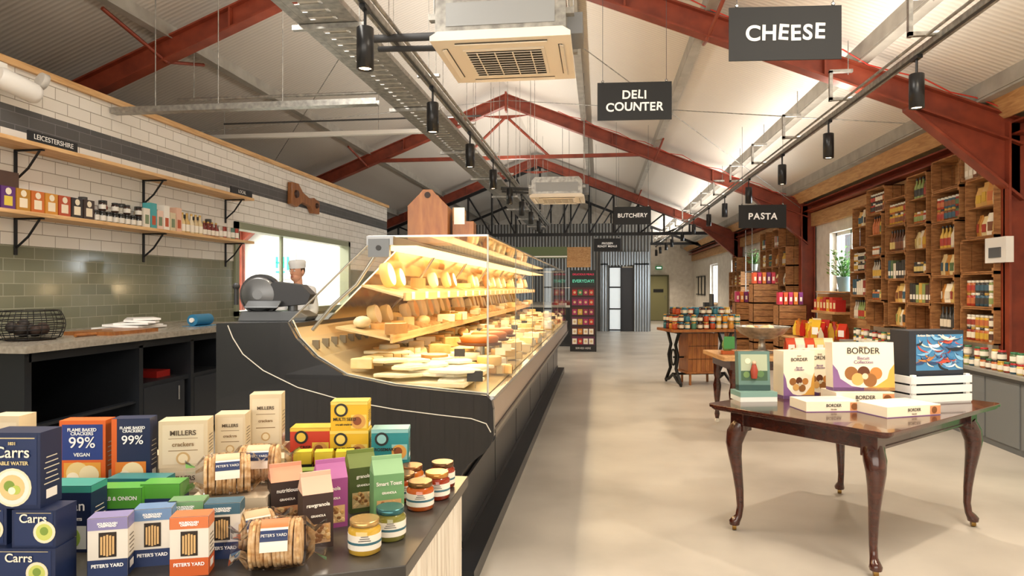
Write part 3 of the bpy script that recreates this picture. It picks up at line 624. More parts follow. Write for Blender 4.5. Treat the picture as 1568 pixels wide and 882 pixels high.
pk('cracker_box',-1.30,1.56,.85,.11,.07,.163,.15,NV,[(0,1,.9,1,'#3c9a8c'),(.1,.9,.05,.4,'#e6e9e2')],[(.5,.22,.03,'#9dbb4e'),(.5,.22,.02,'#e9e3c4')],[('Vegan',.5,.7,.035,'#ffffff'),('WATER BISCUITS',.5,.5,.009,'#ffffff')])
pk('cracker_box',-1.245,1.655,.85,.12,.06,.13,.2,'#1c2f63',[(0,1,.6,1,'#58a83c')],[(.4,.25,.025,'#d8c48a')],[('HERB & ONION',.5,.8,.014,'#ffffff')])
pk('cracker_box',-1.15,1.69,.85,.10,.06,.135,.2,'#1c2f63',[(0,1,.72,1,'#58a83c')],[(.5,.22,.028,'#d8c48a')],[('FLAX 99%',.5,.55,.018,'#ffffff')])
pk('cracker_box',-1.42,1.69,.85,.13,.06,.125,.12,NV,[(0,1,.65,1,'#2f7f82')],[],[('CRACKERS',.5,.5,.014,'#ffffff')])
pk('cracker_box',-1.27,1.76,.85,.16,.06,.125,.12,NV,[(0,1,.55,1,'#2f7f82')])
pk('cracker_box',-1.46,1.85,.85,.26,.08,.076,.12,'#d7c39d',[(0,1,.6,1,'#2f7f82')])
pk('cracker_box',-1.49,1.83,.926,.13,.055,.19,.18,OR,[(.06,.94,.4,.94,'#1d3a86'),(.1,.9,.05,.36,'#e8a33a')],[(.4,.2,.032,'#f0d58f'),(.65,.17,.028,'#f6e7b8'),(.3,.12,.018,'#fff4d6')],[('99%',.5,.66,.045,'#ffffff'),('FLAME BAKED\nCRACKERS',.5,.83,.013,'#ffffff'),('VEGAN',.5,.48,.014,'#ffffff')])
pk('cracker_box',-1.355,1.85,.926,.105,.055,.195,.25,NV,[(0,.14,0,1,OR),(.1,.9,.05,.36,'#e0862e')],[(.55,.2,.03,'#f6e7b8'),(.35,.14,.018,'#fff4d6')],[('99%',.55,.68,.036,'#ffffff'),('FLAME BAKED\nCRACKERS',.55,.84,.011,'#ffffff')])
for (x,y,c1,rz) in ((-1.105,1.43,'#8d86b5',.35),(-1.045,1.50,'#6f8fb8',.35),(-.926,1.46,'#d97a48',.3),(-1.0,1.56,'#6f9a6a',.3),(-.905,1.56,'#3d6478',.3)):
    o=pk('crispbread_box',x,y,.85,.082,.05,.133,rz,'#e8e2d6',[(0,1,0,.30,'#22345f' if c1!='#d97a48' else '#d0622c'),(0,1,.80,1,c1),(.28,.72,.34,.76,'#2c211a')],[],[("PETER'S YARD",.5,.2,.0105,'#ffffff'),('SOURDOUGH\nCRISPBREAD',.5,.89,.0065,'#ffffff')])
    q=B(); q.T=Matrix.Translation((x,y,.85))@Matrix.Rotation(rz,4,'Z')
    for i in range(5): q.cb((-.012+.006*i,-.0275,.072),(.004,.002,.048-.004*abs(i-2)),M('#dcb47a',.7))
    q.done('crisps',o)
def cream(x,y,z,w,h,rz,s='MILLERS'):
    pk('biscuit_carton',x,y,z,w,.075,h,rz,'#dccbaa',[(.08,.92,.08,.92,'#e3d5b8'),(.2,.8,.36,.375,'#8b6f4a'),(.2,.8,.62,.63,'#8b6f4a')],[(.5,.2,min(w,h)*.14,'#c9a873'),(.5,.2,min(w,h)*.1,'#ecdcb8')],[(s,.5,.74,w*.15,'#4f3f2c'),('crackers',.5,.5,w*.13,'#8b6f4a')] if h>.1 else [(s,.5,.6,w*.14,'#4f3f2c')])
cream(-1.23,1.91,.85,.13,.12,.3); cream(-1.23,1.91,.97,.135,.138,.32)
cream(-1.155,2.04,.85,.10,.12,.25); cream(-1.155,2.04,.97,.09,.135,.28)
cream(-1.09,2.17,.85,.10,.127,.2); cream(-1.10,2.16,.977,.10,.173,.3); cream(-1.0,2.03,.85,.07,.125,.2)
cream(-1.37,1.96,.85,.09,.14,.2); cream(-1.706,1.92,.85,.14,.21,.1); cream(-1.85,1.95,.85,.1,.25,.1); cream(-1.6,1.98,.85,.1,.2,.1)
for (x,z,w,h,c,c2,s) in ((-.96,.85,.14,.08,'#7c1f1a','#c03c26','CHILLI'),(-.96,.93,.13,.105,'#d04028','#e9c84a','CRISP'),(-.825,.85,.13,.08,'#c99b1d','#e9c433','SEEDS'),(-.825,.93,.125,.1,'#eabb25','#f2d568','MULTI SEED'),(-.825,1.03,.12,.095,'#eabb25','#f2d568','MULTI SEED'),(-.687,.85,.12,.08,'#1f5f62','#2b8a90','SEA SALT'),(-.687,.93,.12,.107,'#2b8a90','#8fc5c4','ROSEMARY')):
    pk('snack_box',x,2.2,z,w,.08,h,.2,c,[(.55,.97,.08,.55,c2),(0,1,.9,1,c2)],[(.75,.32,.024,'#d9a04e'),(.72,.34,.014,'#8a4a24'),(.28,.72,.022,'#1d1d1d'),(.28,.72,.015,c2)],[(s,.38,.4,.014,'#241a10'),('sea salt crackers',.36,.22,.008,'#241a10')])
for i,x in enumerate((-.95,-.885,-.82)):
    pk('seed_cracker_box',x,1.965+.01*i,.85,.055,.045,.10,.3,'#1c1c1c',[(0,1,.62,1,'#d7c33a' if i!=1 else '#7c8f3a')],[(.5,.4,.018,'#e6d44a')],[('4g',.5,.4,.02,'#1c1c1c')])
    pk('seed_cracker_box',x+.02,2.06+.01*i,.85,.055,.045,.135,.3,'#1c1c1c',[(0,1,.72,1,'#e2c93c')],[(.5,.4,.016,'#d44a2a')])
gab('granola_carton',-.865,1.80,.85,.085,.07,.165,.6,'#3a2c26','#d9a06c','#e0a080','nutritious')
gab('granola_carton',-.715,1.655,.85,.075,.07,.185,.6,'#3b2a24','#caa070','#e2b8a0','rawgranola')
gab('granola_carton',-.735,1.80,.85,.08,.07,.18,.6,'#9c4a88','#d9b27c','#b56aa4','granola')
gab('granola_carton',-.70,1.94,.85,.08,.07,.175,.6,'#4d5a2a','#c9b07c','#6f7f3c','granola')
gab('granola_carton',-.60,1.88,.85,.085,.07,.175,.5,'#6f9f6a','#c8a06a','#8fb889','Smart Toast')
def prj(x,y,body,lid):
    b=B(); jar(b,x,y,.85,.04,.082,M(body,.12,0,0,.5),M(lid,.25,.7),M('#efe9dc',.5),24)
    b.lathe([(.0412,.028),(.0412,.034)],(x,y,.85),M('#3c6a78',.5),24)
    a=math.atan2(-y,-x)
    for i in range(3): b.cb((x+.0425*math.cos(a),y+.0425*math.sin(a),.85+.040+.005*i),(.0006,.03-.006*i,.0016),M('#3a352e',.5),(0,0,a))
    b.done('chutney_jar')
for (x,y,c,l) in ((-.575,1.625,'#c9a23a','#c9a56a'),(-.54,1.722,'#7d7a35','#3f6f73'),(-.525,1.965,'#b4561c','#7a5a34'),(-.50,2.07,'#8f2f18','#c98f4a'),(-.60,2.04,'#a3461a','#7a5a34'),(-.51,2.19,'#8f2f18','#6a4a30'),(-.60,2.135,'#c06a24','#8a5a34')): prj(x,y,c,l)
bis=noisy('biscuit_baked',[(.3,'#c08f55'),(.55,'#e2bd88'),(.75,'#f0dab0')],(1,1,1),60,4,.8,0,.4)
def bpack(x,y,z,rz,n,r,lc='#d9743a'):
    b=B(); T=Matrix.Translation((x,y,z+r*1.12))@Matrix.Rotation(rz,4,'Z'); b.T=T; st=.0088; L=n*st
    for i in range(n):
        b.lathe([(r*.95,0),(r,.002),(r,.0065),(r*.96,.0085),(r*.5,.0088)],(-L/2+i*st,R.uniform(-.003,.003),R.uniform(-.003,.003)),bis,22,(R.uniform(-.05,.05),pi/2+R.uniform(-.03,.03),0))
    # crinkled film wrap
    def ring(k,X,rr): return [(X,rr*(1+.06*math.sin(j*3.1+k))*math.cos(2*pi*j/18),rr*(1+.06*math.cos(j*2.3+k))*math.sin(2*pi*j/18)) for j in range(18)]
    rg=[ring(0,-L/2-.05,r*.9),ring(1,-L/2-.025,r*.55),ring(2,-L/2-.004,r*1.05),ring(3,-L/6,r*1.09),ring(4,L/6,r*1.09),ring(5,L/2+.006,r*1.05),ring(6,L/2+.028,r*.55),ring(7,L/2+.055,r*.9)]
    vs=[p for q in rg for p in q]; b.add(vs,[(a*18+j,a*18+(j+1)%18,(a+1)*18+(j+1)%18,(a+1)*18+j) for a in range(7) for j in range(18)],filmM)
    def band(x0,x1,a0,a1,rr,m):
        n=8; vs=[]
        for X in (x0,x1):
            for i in range(n+1):
                a=D(a0+(a1-a0)*i/n); vs.append((X,-rr*math.cos(a),rr*math.sin(a)))
        b.add(vs,[(i,i+1,n+2+i,n+1+i) for i in range(n)],m,True)
    band(-.03,.03,0,80,r*1.15,M('#efe8da',.5)); band(-.03,.03,22,46,r*1.16,M('#22345f',.5)); band(-.03,.03,52,80,r*1.16,M(lc,.5))
    o=b.done('biscuit_pack')
    a=D(34); n=Vector((0,-math.cos(a),math.sin(a)))
    text("PETER'S YARD",None,.009,white,o,matrix=T@Matrix.Translation(n*r*1.19)@Matrix.Rotation(pi/2-a,4,'X'),ext=.0002)
bpack(-.745,1.505,.85,.35,13,.052); bpack(-.85,1.60,.85,.75,10,.045,'#c9b08a'); bpack(-1.0,1.74,.94,.5,13,.05,'#c9b08a'); bpack(-.965,1.85,.94,.3,12,.05,'#c9b08a')
pk('tasting_tray',-1.0,1.79,.85,.2,.17,.09,.2,'#d9ccb4')
# ------------------------------------------------------------------ mahogany table
TC=Vector((1.58,4.5,0)); TR=D(43.8)
b=B(); TT=Matrix.Translation(TC)@Matrix.Rotation(TR,4,'Z'); b.T=TT
def rrect(w,h,r,n=5):
    P=[]
    for cx,cy,a0 in ((w/2-r,h/2-r,0),(-w/2+r,h/2-r,90),(-w/2+r,-h/2+r,180),(w/2-r,-h/2+r,270)):
        for i in range(n+1): a=D(a0+90*i/n); P.append((cx+r*math.cos(a),cy+r*math.sin(a)))
    return P
b.prism(rrect(1.5,1.1,.05),.762,.78,woodR,'z'); b.prism(rrect(1.48,1.08,.05),.752,.762,woodR,'z'); b.prism(rrect(1.46,1.06,.04),.745,.752,woodR,'z')
for s in (-1,1):
    b.box(-.6,.6,s*.40-.012,s*.40+.012,.65,.745,woodR); b.box(s*.6-.012,s*.6+.012,-.4,.4,.65,.745,woodR)
    b.box(-.6,.6,s*.415-.006,s*.415+.006,.645,.66,woodR)
for sx in (-1,1):
    for sy in (-1,1):
        x,y=sx*.6,sy*.4; dx,dy=sx*.7071,sy*.7071
        b.box(x-.045,x+.045,y-.045,y+.045,.62,.745,woodR)
        prof=[(.66,.0,.055),(.60,.03,.058),(.54,.042,.05),(.46,.036,.04),(.36,.022,.031),(.25,.01,.025),(.15,.005,.021),(.09,.014,.021),(.065,.03,.028),(.05,.04,.034),(.035,.04,.03)]
        b.tube([(x+dx*o,y+dy*o,z) for z,o,r in prof],[r for z,o,r in prof],woodR,12)
        b.cyl((x+dx*.04,y+dy*.04,.045),(x+dx*.04,y+dy*.04,.03),.015,M('#a07a3a',.3,.8),10)
        b.lathe([(.02,-.012),(.022,0),(.02,.012)],(x+dx*.04,y+dy*.04,.022),M('#8a6a34',.35,.8),14,(pi/2,0,.6))
b.done('mahogany_table',bevel=.003)
CR='#ece2cc'
def border(name,x,y,z,w,d,h,rz,tilt=0):
    big=h>.15
    o=pk(name,x,y,z,w,d,h,rz,CR,[(0,1,0,.07,'#7c5a8c')]+([] if big else [(.8,1,.1,.9,'#c98a5e')]),[(.3,.36,w*.11,'#8a5a2c'),(.5,.38,w*.1,'#5a3018'),(.7,.36,w*.1,'#b5793c'),(.4,.24,w*.1,'#d0a05c'),(.6,.22,w*.11,'#8a5a2c'),(.52,.3,w*.05,'#c9c0a8')] if big else [(.88,.5,h*.32,'#7a4a24')],[('BORDER',.5,.82 if big else .62,w*.14 if big else h*.4,'#2a2320'),('biscuits',.5,.9 if big else .25,w*.045 if big else h*.2,'#7a6a5a')]+([('Biscuit\nCollection',.5,.63,w*.075,'#6a4a7a')] if big else []),tilt)
    if big:
        q=B(); q.T=Matrix.Translation((x,y,z))@Matrix.Rotation(rz,4,'Z')@Matrix.Rotation(tilt,4,'X')
        f=-d/2-.0005
        def swoosh(s,c,k):
            P=[(s*w/2,f-k,h*.55),(s*w*.42,f-k,h*.42),(s*w*.38,f-k,h*.25),(s*w*.2,f-k,h*.1),(0,f-k,h*.06),(0,f-k,.0),(s*w/2,f-k,0)]
            q.quad(P,M(c,.4))
        swoosh(-1,'#7c5a8c',.0001); swoosh(1,'#d9a24a',.0001)
        q.done('swoosh',o)
zt=.78
border('gift_biscuit_box',1.33,4.27,zt,.33,.2,.06,.2); border('gift_biscuit_box',1.70,4.19,zt,.38,.24,.06,.42); border('gift_biscuit_box',1.6,4.52,zt,.36,.2,.08,.15)
border('gift_biscuit_box',1.62,4.52,zt+.08,.38,.1,.30,.12,-.06); border('gift_biscuit_box',1.27,4.70,zt,.22,.12,.31,.3); border('gift_biscuit_box',1.44,4.84,zt,.24,.12,.31,.3)
border('gift_biscuit_box',1.93,4.98,zt,.3,.12,.30,.3)
pk('gift_tin',.985,4.56,zt,.24,.16,.06,.2,'#d9e0dc',[(0,1,.5,1,'#7fa39b')])
o=pk('gift_tin',.985,4.58,zt+.06,.20,.07,.25,.1,'#5e7d76',[(.08,.92,.25,.92,'#a9b59b'),(.08,.92,.25,.5,'#3f5c44'),(0,1,0,.14,'#2d4a48')],[(.3,.75,.018,'#e9dfc2'),(.7,.42,.022,'#587a4a'),(.25,.4,.02,'#6b8a50')],[],-.08)
b=B(); b.T=Matrix.Translation((.985,4.543,zt+.14)); b.lathe([(.018,0),(.024,.05),(.012,.09)],(0,0,0),M('#9c3f2c',.5),10); b.sph((0,0,.1),.013,M('#d9b094',.5),8,6); b.done('figure_print',o)
b=B(); b.T=Matrix.Translation((2.08,4.68,zt))@Matrix.Rotation(.35,4,'Z'); ww=M('#e3e4e2',.6)
for i in range(3):
    for s in (-.12,.12): b.box(-.22,.22,s-.006,s+.006,.01+i*.058,.055+i*.058,ww)
    for s in (-.22,.22): b.box(s-.006,s+.006,-.12,.12,.01+i*.058,.055+i*.058,ww)
for sx in (-.2,.2):
    for sy in (-.105,.105): b.box(sx-.015,sx+.015,sy-.01,sy+.01,0,.18,ww)
b.box(-.22,.22,-.12,.12,0,.01,ww); b.done('white_slatted_crate')
o=pk('illustrated_gift_box',2.08,4.68,zt+.012,.40,.16,.44,.33,'#1c2430',[],[],[('Artisan Biscuits',.3,.93,.02,'#e9e2d0')],0)
b=B(); T=Matrix.Translation((2.08,4.68,zt+.012))@Matrix.Rotation(.33,4,'Z'); b.T=T
b.quad([(-.15,-.0804,.19),(.195,-.0804,.19),(.195,-.0804,.415),(-.15,-.0804,.415)],M('#3f7fae',.4))
for i in range(60):
    c=['#2f6ea8','#7fb4d8','#8c2f2a','#d9d3c4','#24406e','#5a8fc0','#b5763a','#e7eef2','#3a5f8a','#c94a3a','#15202c'][i%11]; a=R.uniform(-1.2,1.2); cx=R.uniform(-.13,.18); cz=R.uniform(.2,.39); L=R.uniform(.04,.08); th=R.uniform(.012,.026)
    P=[]
    for t in range(7):
        u=-1+t/3; px=cx+L*u*math.cos(a)-.03*(u*u)*math.sin(a); pz=cz+L*u*math.sin(a)*.6+.03*u*u*math.cos(a); P.append((max(-.15,min(.195,px)),max(.19,min(.41,pz))))
    f=-.0806-.00008*i
    b.add([(p[0],f,p[1]) for p in P]+[(p[0],f,min(.415,p[1]+th*(1-abs(-1+t/3)*.8))) for t,p in enumerate(P)],[(t,t+1,8+t,7+t) for t in range(6)],M(c,.4))
b.done('artwork',o)
# ------------------------------------------------------------------ right wall shelving
def crate(b,y0,y1,z0,z1,xf=3.9,xb=4.24):
    m=woodC; t=.014; n=3; dx=(xb-xf)/n
    for i in range(n):
        a=xf+i*dx; c=a+dx-.008
        b.box(a,c,y0,y1,z0,z0+t,m); b.box(a,c,y0,y1,z1-t,z1,m); b.box(a,c,y0,y0+t,z0,z1,m); b.box(a,c,y1-t,y1,z0,z1,m)
    k=3
    for i in range(k):
        h=(z1-z0)/k; b.box(xb-.01,xb,y0,y1,z0+i*h+.006,z0+(i+1)*h-.006,m)
    for yy in (y0+t,y1-t-.03):
        for zz in (z0+t,z1-t-.03): b.prism([(yy,zz),(yy+.03,zz),(yy+.03,zz+.03),(yy,zz+.03)],xf,xb,m,'x')
pc=['#c9a23a','#94382a','#5a6f48','#e6dfcf','#d9c27a','#3c3a36','#7a4a2c','#b9693a','#b9b0a0','#5a3a2c','#d0a84a','#8c9a5a','#d8cdb8','#e3dcc8','#3a5a6a','#a83a2a']
def fill(b,y0,y1,z,hmax,kind,xf=3.9):
    y=y0+.05; stop=y1-.045; n=0; c1=R.choice(pc); c2=R.choice(pc)
    while y<stop:
        if n%3==2: c1=R.choice(pc); c2=R.choice(pc)
        n+=1
        for x in (xf+.07,xf+.17,xf+.26):
            if kind==0:
                jar(b,x,y,z,.037,min(.14,hmax),M(c1,.25),M(R.choice(['#d8d2c2','#2a2a2a','#b08a3a']),.3),M(c2,.5),8)
                if hmax>.27 and x<xf+.2: jar(b,x,y,z+.141,.036,.13,M(c2,.25),M('#d8d2c2',.3),M(c1,.5),8)
            elif kind==1: bottle(b,x,y,z,.034,min(.28,hmax),M(c1,.2),M('#2a2a2a',.3),M(c2,.5),8)
            elif kind==2: hh=min(.25,hmax)*(.8+.2*R.random()); b.box(x-.042,x+.042,y-.038,y+.038,z,z+hh,M(c1 if R.random()<.6 else c2,.5)); b.box(x-.044,x-.042,y-.028,y+.028,z+.04,z+.1,M('#eee8da',.5))
            elif x<xf+.25: pouch(b,x+.02,y,z,.10,min(.26,hmax)*R.uniform(.8,1),.06,M(R.choice(['#e2cf9a','#d9b96a','#efe6cf','#d1a45a','#c98a3c']),.35),M(c2,.5),-pi/2+R.uniform(-.3,.3))
        y+=(.084 if kind!=3 else .108)
b=B(); g=B(); R=random.Random(21)
cw=.66
for ci in range(6):
    ys=7.35+ci*cw; off=[0,.16,.02,.12,.05,.18][ci]
    z=.93+off*.5; r=0
    while z<2.72-(.3 if ci==5 else 0):
        tall=(r*2+ci)%5 in (1,3)
        h=.62 if tall else .36
        if z+h>3.02: h=.36
        if z+h>3.04: break
        w0=ys+.005; w1=ys+cw-.01
        if h>.5:
            d0=R.choice([.0,.10]); crate(b,w0+.0+d0,w1-(.10-d0),z,z+h); b.box(3.92,4.24,w0+d0+.015,w1-(.10-d0)-.015,z+h/2,z+h/2+.012,woodC)
            for zz in (z+.015,z+h/2+.013):
                if R.random()<.95: fill(g,w0+d0+.02,w1-.12+d0,zz,.26,R.choice([0,1,2,3,3]))
        else:
            crate(b,w0,w1,z,z+h)
            if R.random()<.93: fill(g,w0+.02,w1-.02,z+.015,.3,R.choice([0,1,2,3,3,0]))
        z+=h+.004; r+=1
b.done('crate_shelving'); g.done('shelf_groceries')
b=B(); g=B()
for (ya,n,zt2) in ((14.45,4,2.3),(18.9,3,1.9)):
    for i in range(n):
        z=.75
        while z<zt2+.15*(i%2):
            crate(b,ya+i*.56,ya+i*.56+.55,z,z+.4,3.75,4.24); fill(g,ya+i*.56+.02,ya+i*.56+.53,z+.015,.3,R.randint(0,3),3.75); z+=.404
    if n: b.box(3.7,4.24,ya,ya+n*.56,0,.74,woodC)
for i,(x,y) in enumerate(((3.55,13.4),(3.35,14.6),(3.2,15.6))):
    for k in range(3+i%2):
        zz=.4*k
        b.T=Matrix.Translation((x,y,zz)); t=.012
        b.box(-.25,.25,-.2,-.19,0,.12,woodC); b.box(-.25,.25,-.2,-.19,.13,.25,woodC); b.box(-.25,.25,-.2,-.19,.26,.39,woodC); b.box(-.25,.25,.19,.2,0,.39,woodC); b.box(-.25,-.24,-.2,.2,0,.39,woodC); b.box(.24,.25,-.2,.2,0,.39,woodC); b.box(-.25,.25,-.2,.2,0,.012,woodC); b.box(-.25,.25,-.2,.2,.378,.39,woodC)
    b.T=Matrix()
    for j in range(5):
        g.box(x-.22+.09*j,x-.15+.09*j,y-.1,y+.08,.4*(3+i%2)-.008,.4*(3+i%2)+.22,M(['#c8324a','#d0562a','#b82f5a','#d8792f','#7a2f6a'][(i+j)%5],.4)); g.box(x-.205+.09*j,x-.165+.09*j,y-.102,y-.1,.4*(3+i%2)+.05,.4*(3+i%2)+.13,M('#eadfc8',.5))
b.done('crate_stack'); g.done('gift_boxes')
b=B(); gb=M('#5b5e60',.5)
b.box(3.72,4.235,6.0,11.1,0,.68,gb); b.box(3.68,4.24,5.98,11.12,.68,.71,M('#8a8a86',.4))
for i in range(9): b.box(3.712,3.72,6.05+i*.56,6.58+i*.56,.06,.64,M('#6c7072',.45))
b.done('base_cabinet')
b=B()
for i in range(42):
    jar(b,3.78,6.6+i*.1,.71,.038,.1,M(R.choice(pc),.25),M(R.choice(['#b0262a','#2a2a2a','#c9a23a','#2f6f4a']),.3),M('#e9e3d4',.5),10)
    if i%3: jar(b,3.78,6.6+i*.1,.811,.038,.1,M(R.choice(pc),.25),M(R.choice(['#b0262a','#2a2a2a','#c9a23a','#2f6f4a']),.3),M('#e9e3d4',.5),10)
b.done('jam_jars')
b=B()
b.box(3.35,4.19,11.3,13.1,0,.6,woodC); b.box(3.33,4.19,11.28,13.12,.6,.63,woodP); b.box(4.2,4.245,11.3,13.9,.63,1.39,woodP)
for i in range(40): pouch(b,R.uniform(3.45,4.05),11.4+R.random()*1.6,.63+R.uniform(0,.06),.16,R.uniform(.2,.3),.07,M(R.choice(['#c8361f','#e0b32e','#e6c83c','#b9241c','#d9822a','#e3d9bd']),.3),M(R.choice(['#ffffff','#f6d23c','#c9241c']),.4),-pi/2+R.uniform(-.7,.7))
b.done('snack_display')
b=B()
for i in range(7): b.box(3.9,4.06,11.95+.17*i,12.1+.17*i,1.10,1.34 if i%2 else 1.30,M(['#b0201c','#c93a24','#d9a02e'][i%3],.4)); b.box(3.898,3.9,11.98+.17*i,12.07+.17*i,1.15,1.25,M('#e9d9a8',.5))
b.box(3.85,4.195,11.85,13.1,1.06,1.10,woodP); b.done('window_ledge_tins')
def plant(x,y,z,s,name,potc='#7f9aa5',xm=4.22):
    b=B(); b.lathe([(.07*s,0),(.1*s,.18*s),(.105*s,.2*s),(.09*s,.2*s),(.085*s,.17*s),(.001,.17*s)],(x,y,z),M(potc,.4),18)
    for i in range(46):
        a=R.random()*2*pi; L=R.uniform(.2,.42)*s; q=R.uniform(.3,1.25); P=[]
        for t in (0,.35,.7,1): P.append((x+math.cos(a)*L*t*math.sin(q)*.8,y+math.sin(a)*L*t*math.sin(q)*.95,z+.17*s+L*t*math.cos(q)*1.4-.1*s*t*t))
        P=[tuple([min(p[0],xm),p[1],p[2]]) for p in P]
        b.tube(P,[.004*s,.003*s,.003*s,.001],M('#4d7a36',.5),5)
        for t in (1,2,3):
            p=Vector(P[t]); w=.04*s; d=Vector((math.cos(a)*.6,math.sin(a),.4)); n=Vector((-math.sin(a)*.5,math.cos(a),.2))
            b.quad([tuple(p),tuple(p+d*w+n*w*.7),tuple(p+d*w*2.2),tuple(p+d*w-n*w*.7)],M(R.choice(['#4f8a3c','#6ba04c','#3f7030','#84b35c']),.5))
            b.quad([tuple(p),tuple(p+n*w*1.6+d*w*.5),tuple(p+n*w*2.4)],M(R.choice(['#5d9a44','#76ab55']),.5))
    b.done(name)
plant(4.12,12.2,1.44,1.25,'potted_plant'); plant(3.9,18.0,1.93,.9,'potted_plant','#8a8a80'); 
b=B(); b.box(3.75,4.22,17.6,18.4,1.9,1.93,steel)
for sx in (3.77,4.2):
    for sy in (17.62,18.38): b.cyl((sx,sy,1.3),(sx,sy,3.0),.01,steel,6)
for k in range(4): b.box(3.77,4.2,17.62,18.38,1.3+.2*k,1.305+.2*k,steel)
for i in range(8): b.box(3.8,3.95,17.65+.09*i,17.72+.09*i,1.31,1.45,M(R.choice(['#dfe8e6','#7fb0a8','#b0c4c0']),.4))
b.done('hanging_wire_rack')
b=B(); b.box(3.88,3.95,7.12,7.48,1.75,2.0,M('#e9e7e2',.4)); b.box(3.87,3.88,7.2,7.4,1.8,1.9,M('#5a5d60',.4)); b.done('control_panel')
b=B(); b.box(3.72,4.2,5.0,5.9,0,.95,M('#d9ddd8',.4)); b.box(3.70,3.72,5.05,5.85,.12,.9,M('#47a36a',.3,0,.25)); 
for i in range(3): b.box(3.69,3.70,5.05,5.85,.3+.2*i,.32+.2*i,white)
b.done('chiller_cabinet')
# ------------------------------------------------------------------ mid-floor tables
b=B(); T0=Matrix.Translation((1.55,11.0,0))@Matrix.Rotation(.25,4,'Z'); b.T=T0; ci=M('#17181a',.4,.5)
b.prism(rrect(1.15,.75,.06),.83,.87,woodT,'z')
for sx in (-.42,.42):
    for s in (-1,1):
        b.tube([(sx,s*.32,.03),(sx,s*.26,.1),(sx,s*.12,.25),(sx,s*.2,.45),(sx,s*.1,.62),(sx,s*.25,.82)],.026,ci,8)
        b.tube([(sx,s*.33,.04),(sx,s*.2,.06),(sx,0,.16)],.024,ci,8)
        b.lathe([(.03,-.012),(.035,0),(.03,.012)],(sx,s*.32,.03),ci,12,(0,pi/2,0))
    b.tube([(sx,.1*math.cos(a*pi/8),.42+.12*math.sin(a*pi/8)) for a in range(17)],.016,ci,6)
    b.box(sx-.02,sx+.02,-.3,.3,.8,.83,ci)
b.cyl((-.42,0,.16),(.42,0,.16),.018,ci,8); b.cyl((-.42,0,.42),(.42,0,.42),.014,ci,8)
b.done('cast_iron_table')
b=B(); b.T=T0@Matrix.Translation((.0,0.02,0))
for i in range(7): b.box(-.25+i*.07,-.185+i*.07,-.2,-.185,.2,.8,woodT)
b.box(-.25,.24,-.185,.2,.2,.8,woodT); b.box(-.28,.27,-.22,.22,.18,.21,woodT)
for z in (.4,.6): b.box(-.24,.23,-.205,-.2,z,z+.008,M('#3a1c0d',.5))
for sx in (-.22,.2):
    for sy in (-.17,.17): b.box(sx,sx+.03,sy-.015,sy+.015,0,.2,woodT)
b.done('wooden_drawer_unit')
b=B(); b.T=T0
for i in range(11):
    for j in range(4):
        c=R.choice(['#a8421c','#c9882a','#7a2a1a','#3f6f5a','#2f6a7a','#c09a3a','#4a2a1c'])
        for k in range(3 if j and i not in (0,10) else 2):
            jar(b,-.5+i*.1,-.28+j*.13,.87+k*.111,.04,.11,M(c,.25),M(R.choice(['#2a6f8a','#222222','#b08a3a']),.35),M('#d9cfb8' if (i+k)%3 else c,.5),10)
b.done('preserve_jars')
b=B(); b.T=Matrix.Translation((2.3,14.9,0)); b.prism(rrect(1.0,.8,.05),.78,.82,woodT,'z')
for sx in (-.42,.42):
    for sy in (-.33,.33): b.lathe([(.025,0),(.03,.2),(.02,.3),(.04,.5),(.03,.78)],(sx,sy,0),woodT,10)
b.done('side_table')
b=B(); b.T=Matrix.Translation((2.3,14.9,0))
for i in range(9): jar(b,-.4+i*.1,R.uniform(-.2,.2),.82,.045,.18,M(R.choice(pc),.3),M('#222222',.3),M('#e9e3d4',.5),10)
b.done('storage_jars')
b=B(); T1=Matrix.Translation((1.85,7.6,0))@Matrix.Rotation(.1,4,'Z'); b.T=T1
b.prism(rrect(1.3,.85,.02),.76,.80,woodP,'z'); b.box(-.56,.56,-.34,.34,.66,.76,woodR)
for sx in (-.52,.52):
    for sy in (-.3,.3):
        b.lathe([(.02,.05),(.03,.1),(.018,.16),(.035,.3),(.045,.42),(.028,.5),(.04,.54),(.04,.66)],(sx,sy,0),woodR,12); b.lathe([(.022,-.012),(.025,0),(.022,.012)],(sx,sy,.027),M('#e8e4da',.4),12,(pi/2,0,0))
b.done('turned_leg_table')
b=B(); b.T=T1@Matrix.Translation((-.12,.02,.80)); 
b.lathe([(.12,0),(.13,.02),(.04,.04),(.03,.16),(.1,.18)],(0,0,0),galv,20); b.lathe([(.12,.16),(.22,.21),(.28,.28),(.29,.29),(.27,.28),(.2,.22),(.02,.19)],(0,0,0),galv,28)
for i in range(9): b.sph((R.uniform(-.14,.14),R.uniform(-.14,.14),.25),R.uniform(.04,.055),M(R.choice(['#e6d8b0','#c9b07a','#b07a3a']),.5),10,6)
b.done('galvanised_bowl_stand')
b=B(); b.T=T1
for i in range(7): b.lathe([(.05,0),(.06,.02),(.055,.06),(.02,.08)],(.12+.07*i,-.26+.02*(i%2),.80),M(R.choice(['#d9b06a','#efe4c8','#c98a3a','#a86a2c']),.5),12)
for i in range(5): pouch(b,.15+.1*i,-.05,.80,.1,.17,.06,M(R.choice(['#efe6cf','#e0c27a','#c94a2a']),.4),M('#ffffff',.5),.1)
pouch(b,-.52,-.1,.80,.16,.32,.1,filmM,M('#3f8a4a',.5),0); b.sph((-.52,-.1,.9),(.06,.04,.08),M('#7fa35a',.6)); b.box(-.58,-.46,-.14,-.06,.80,.84,M('#c9652a',.5))
b.done('hamper_goods')
b=B(); b.T=Matrix.Translation((-.38,16.2,0)); b.box(-.31,.31,-.02,.45,0,1.92,M('#1c1a1c',.4)); b.box(-.29,.29,-.03,-.02,1.56,1.88,M('#26342f',.5))
